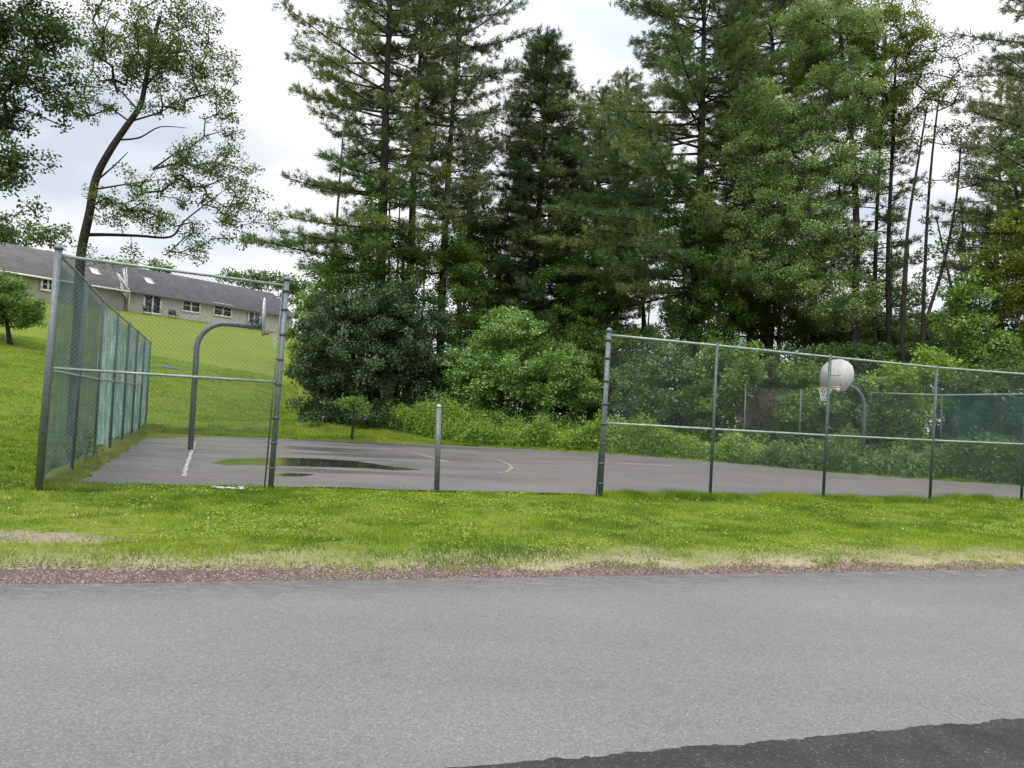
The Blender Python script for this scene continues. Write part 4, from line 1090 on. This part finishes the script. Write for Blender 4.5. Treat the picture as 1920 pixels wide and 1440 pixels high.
pine('white_pine', 'tall back row pine glimpsed right of the thin trunks', 1860, 52, 26, 6.0,
    lambda h, a: 4.0*(1-.55*h), M['pine_grey'], r0=.25, seed=61, dz=.8, nb=(3, 6), dens=.6, rise=.1, bladeW=.036)

# broadleaf trees
broadleaf('silvery_tree', 'tall silvery green broadleaf tree standing before the pines on the right', 'tree', 36.0,
    [(1600, 760), (1602, 600), (1606, 450), (1600, 300), (1585, 150), (1570, 20)],
    [(1560, 60, 110, 80), (1450, 230, 90, 75), (1410, 300, 60, 60), (1500, 320, 100, 80), (1580, 200, 100, 90), (1430, 400, 80, 60), (1540, 430, 100, 70), (1480, 510, 90, 60), (1560, 560, 90, 60), (1400, 480, 50, 50), (1610, 330, 60, 60, 0, .7)],
    M['silver'], r0=.24, rc=.46, L=.105, W=.065, k=1.8, lai=1.3, seed=71)
broadleaf('yellow_green_tree', 'yellowish green tree crown touching the top of the picture at right', 'tree', 38.0,
    [(1668, 760), (1665, 500), (1672, 300), (1680, 100)],
    [(1600, 90, 90, 110), (1690, 60, 60, 80), (1660, 200, 70, 70), (1740, 140, 50, 40, 0, .6), (1530, 130, 60, 60, 0, .8), (1590, -40, 130, 60), (1670, 250, 40, 40)],
    M['yellowgreen'], r0=.17, rc=.44, L=.105, W=.068, k=1.4, lai=1.15, seed=72)
def slim(label, pts, blobs, seed, Y=36):
    broadleaf('slender_tree', label, 'tree', Y, pts, blobs, M['locust'], r0=.12, rc=.36, L=.11, W=.07, k=.8, lai=.8, seed=seed)
slim('slender dark trunk leaning right, first left of the thin trio at right', [(1694, 740), (1692, 600), (1702, 430), (1722, 300), (1738, 200)], [(1738, 180, 60, 40), (1700, 260, 40, 30), (1770, 250, 40, 30)], 73)
slim('slender dark trunk standing upright, middle of the thin trio at right', [(1726, 740), (1730, 610), (1738, 420), (1748, 290), (1762, 170)], [(1780, 160, 50, 40), (1760, 100, 60, 40), (1790, 330, 34, 30), (1720, 350, 24, 24)], 74, 36.6)
slim('forking thin trunk leaning outwards, rightmost of the thin trio at right', [(1728, 745), (1733, 620), (1768, 500), (1792, 380), (1802, 260)], [(1820, 250, 50, 40), (1850, 340, 44, 36), (1790, 430, 40, 26), (1830, 430, 40, 30)], 75, 35.5)
broadleaf('broadleaf_tree', 'loose airy tree at the right edge below the pine limbs', 'tree', 33.0, [(1960, 760), (1930, 500), (1900, 330)], [(1880, 330, 60, 70, 0, .8), (1860, 420, 50, 50, 0, .8), (1920, 250, 70, 60, 0, .8), (1940, 400, 60, 80)], M['silver'], r0=.16, rc=.4, L=.12, W=.075, k=1.2, lai=1.0, seed=76)
broadleaf('broadleaf_tree', 'olive green tree at the right edge above the vines', 'tree', 31.5, [(1930, 780), (1925, 600), (1920, 480)], [(1915, 470, 50, 90), (1880, 540, 50, 50), (1930, 600, 50, 60), (1840, 490, 30, 40, 0, .6), (1960, 500, 60, 110)], M['yellowgreen'], r0=.15, rc=.4, L=.12, W=.08, k=1.7, lai=1.3, seed=77)
broadleaf('bright_tree', 'small bright green tree with drooping leaves above the right fence', 'tree', 30.0, [(1822, 790), (1818, 680), (1812, 560)], [(1810, 560, 40, 50), (1790, 620, 50, 40), (1840, 640, 50, 50), (1810, 680, 70, 40), (1880, 640, 30, 30)], M['bright'], r0=.1, rc=.34, L=.14, W=.085, k=1.7, lai=1.3, seed=78)
# ivy-covered undergrowth trees behind the shrubs
U = [
 ('understory_tree', 'dark olive tree top behind the big dark shrub at left', 39, [(740, 760), (750, 600), (760, 450)], [(700, 450, 90, 45), (800, 450, 80, 50), (860, 490, 50, 50), (640, 510, 70, 40), (760, 520, 120, 60), (870, 580, 60, 80)], 'oak', 81),
 ('understory_tree', 'green vine covered tree at the foot of the left white pine', 37.5, [(660, 760), (665, 600), (680, 470)], [(690, 470, 40, 50), (650, 530, 60, 40), (700, 410, 26, 50), (698, 330, 18, 50, 0, .7), (620, 500, 30, 25)], 'mid', 82),
 ('understory_tree', 'shaded tree between the spruce and the bright shrub', 45, [(940, 760), (940, 600), (930, 450)], [(920, 560, 60, 90), (900, 450, 50, 80), (860, 400, 40, 40, 0, .7), (980, 600, 80, 60)], 'oak', 83),
 ('understory_tree', 'mid green tree under the drooping pine limbs', 42, [(1120, 760), (1110, 600), (1100, 480)], [(1110, 540, 70, 80), (1060, 500, 50, 70), (1160, 500, 40, 60), (1080, 620, 90, 50), (1140, 440, 50, 40, 0, .8)], 'mid', 84),
 ('understory_tree', 'vine hung tree wrapped around the broad pine trunk', 38, [(1275, 760), (1280, 600), (1285, 440)], [(1270, 400, 40, 50), (1310, 500, 70, 60), (1330, 580, 90, 60), (1290, 450, 40, 60), (1260, 640, 60, 40), (1350, 450, 40, 40), (1300, 350, 36, 40, 0, .8)], 'mid', 85),
 ('understory_tree', 'shadowy tree low behind the right hand trunks', 41, [(1440, 760), (1450, 600), (1460, 500)], [(1440, 580, 90, 60), (1520, 620, 90, 50), (1380, 600, 60, 50), (1620, 620, 80, 50), (1680, 640, 60, 40)], 'oak', 86),
 ('understory_tree', 'low dark thicket tree below the thin trunk trio', 40, [(1700, 780), (1700, 700), (1705, 640)], [(1700, 650, 90, 40), (1780, 640, 60, 50), (1640, 670, 90, 40), (1580, 640, 60, 30)], 'wood', 87),
 ('understory_tree', 'leafy tree filling the gap left of the spruce', 43, [(890, 760), (888, 560), (885, 380)], [(890, 330, 40, 60, 0, .8), (900, 430, 50, 60), (870, 500, 60, 60), (910, 250, 26, 40, 0, .5)], 'oak', 88),
]
for nm, lab, Y, tr, bl, mt, sd_ in U:
    broadleaf(nm, lab, 'tree', Y, tr, bl, M[mt], r0=.17, rc=.46, L=.11, W=.072, k=1.7, lai=1.3, seed=sd_)

# shrubs
shrub('shrub', 'large dark glossy shrub mass left of the bright shrub', 36.0, [(690, 640, 130, 100), (620, 670, 70, 80), (760, 620, 90, 100), (690, 570, 100, 55), (640, 720, 80, 30), (800, 700, 70, 60), (570, 690, 28, 50)], M['holly'], rc=.40, L=.12, W=.08, k=2.1, lai=1.6, seed=91)
shrub('shrub', 'bright green rounded shrub behind the middle of the court', 34.8, [(960, 625, 70, 45), (905, 690, 70, 55), (1040, 690, 70, 55), (960, 700, 110, 60), (1000, 750, 100, 40), (880, 740, 50, 40), (1090, 730, 40, 40), (960, 600, 40, 25)], leafmat('sumac_leaves', (.11, .23, .055), (.28, .46, .12), (.50, .66, .28), .35), rc=.32, L=.15, W=.075, k=2.4, lai=1.5, seed=92, upbias=1.3)
shrub('shrub', 'shaded shrub wedged between the dark mass and the bright shrub', 36.0, [(835, 750, 50, 50), (800, 760, 40, 30), (850, 690, 34, 50)], M['teal'], rc=.36, L=.13, W=.08, seed=93)
shrub('shrub', 'mid green shrub just left of the right fence end post', 36.5, [(1100, 680, 60, 60), (1160, 650, 40, 34), (1180, 720, 60, 60), (1130, 760, 60, 34)], M['oak'], rc=.38, L=.13, W=.085, seed=94)
V_ = [
 ('shrub', 'dark leafy shrub behind the first bay of the right fence', 32.4, [(1240, 720, 80, 70), (1200, 770, 60, 40), (1290, 770, 60, 40)], 'teal', 95),
 ('shrub', 'shrub behind the second bay of the right fence with arching shoots', 31.4, [(1370, 690, 70, 50), (1340, 760, 70, 60), (1320, 820, 50, 34)], 'mid', 96),
 ('shrub', 'low shrub at the court edge beneath the brown vines', 30.0, [(1430, 830, 50, 34), (1390, 840, 40, 24), (1480, 840, 50, 26)], 'teal', 98),
 ('shrub', 'vine tangle over the back fence left of the round backboard', 30.0, [(1500, 760, 50, 46), (1530, 830, 50, 44), (1510, 700, 40, 26)], 'mid', 99),
 ('shrub', 'vine tangle around the hoop pole', 28.5, [(1590, 790, 60, 44), (1620, 840, 70, 38), (1650, 760, 50, 36), (1600, 730, 30, 22)], 'teal', 100),
 ('shrub', 'yellowish sprawling vines above the back fence right of the hoop', 28.8, [(1700, 710, 60, 26), (1650, 725, 40, 18), (1760, 690, 50, 30), (1710, 750, 50, 30)], 'weed', 101),
 ('shrub', 'dense green shrub behind the third bay of the right fence', 28.5, [(1700, 810, 60, 50), (1740, 850, 50, 36), (1690, 860, 40, 26)], 'mid', 102),
 ('shrub', 'leafy bank of vines behind the teal windscreen', 29.0, [(1800, 780, 60, 70), (1880, 800, 60, 70), (1840, 720, 60, 40), (1960, 790, 60, 90), (1900, 700, 40, 30)], 'teal', 103),
 ('shrub', 'light green bush beside the small bright tree at the right edge', 30.5, [(1890, 690, 50, 40), (1940, 690, 50, 40), (1850, 700, 30, 22)], 'bright', 104),
 ('shrub', 'broad tangle of grape vines between the brown mound and the hoop', 29.4, [(1540, 770, 60, 50), (1480, 800, 50, 50), (1400, 700, 40, 26)], 'mid', 106),
 ('shrub', 'dark shrub filling the shade behind the backboard', 33.0, [(1560, 690, 70, 40), (1480, 690, 50, 34), (1620, 680, 60, 34)], 'wood', 105),
]
for nm, lab, Y, bl, mt, sd_ in V_: shrub(nm, lab, Y, [(a, b, c*1.12, d*1.12) for a, b, c, d in bl], M[mt], rc=.36, L=.13, W=.085, k=2.4, lai=1.5, seed=sd_)
shrub('dead_vine', 'brown mound of dead vines behind the right fence', 29.6, [(1445, 770, 46, 34), (1420, 790, 40, 30), (1440, 745, 24, 20)], M['brown'], rc=.3, L=.14, W=.025, k=2.2, lai=1.4, seed=97, cat='vines')
shrub('vine', 'young vine climbing the foot of the windscreen fence', 16.2, [(147, 840, 4, 16), (150, 822, 4, 14), (144, 858, 4, 12)], M['mid'], rc=.10, L=.07, W=.045, k=3, lai=1.5, seed=110, cat='vine')

# deep wood behind everything
def wood():
    rng = np.random.default_rng(120); C = []
    for px, py, rx, ry, Y, k in ((700, 720, 140, 60, 48, 1.8), (1050, 730, 300, 55, 47, 2.4), (1500, 740, 350, 60, 47, 2.2), (850, 640, 260, 90, 56, 1.6), (1100, 620, 130, 70, 58, 1.2), (1320, 620, 90, 90, 56, 1.5), (1500, 600, 260, 110, 55, 1.6), (1800, 620, 200, 100, 55, 1.5), (950, 500, 130, 90, 57, .5), (1400, 480, 200, 100, 58, .5), (1650, 480, 200, 100, 60, .3), (2000, 550, 200, 200, 52, .8), (1850, 420, 150, 90, 58, .25)):
        C.append(blobs_to_clumps([(px, py, rx, ry, 0, k)], Y, .9, 1.25, rng))
    C = np.concatenate(C); C[:, 2] = np.maximum(C[:, 2], terrain(C[:, 0], C[:, 1])+.3)
    mb = MB(); clump_leaves(mb, C, .9, .24, .16, 1.1, rng, .7, .7)
    for i in range(46):
        p = C[rng.integers(len(C))]; x, y = p[0], p[1]; h = rng.uniform(10, 19); mb.tube([(x, y, -.1), (x+rng.normal()*.4, y, h/2), (x+rng.normal()*.8, y, h)], [.16, .11, .04], 6, False, tint=.0)
    tag(mb.build('wood', M['wood']), 'shadowy wood behind the front row of trees and shrubs', 'wood', None, 'stuff')
wood()
for o in bpy.data.objects:
    if '_o' in o: del o['_o']
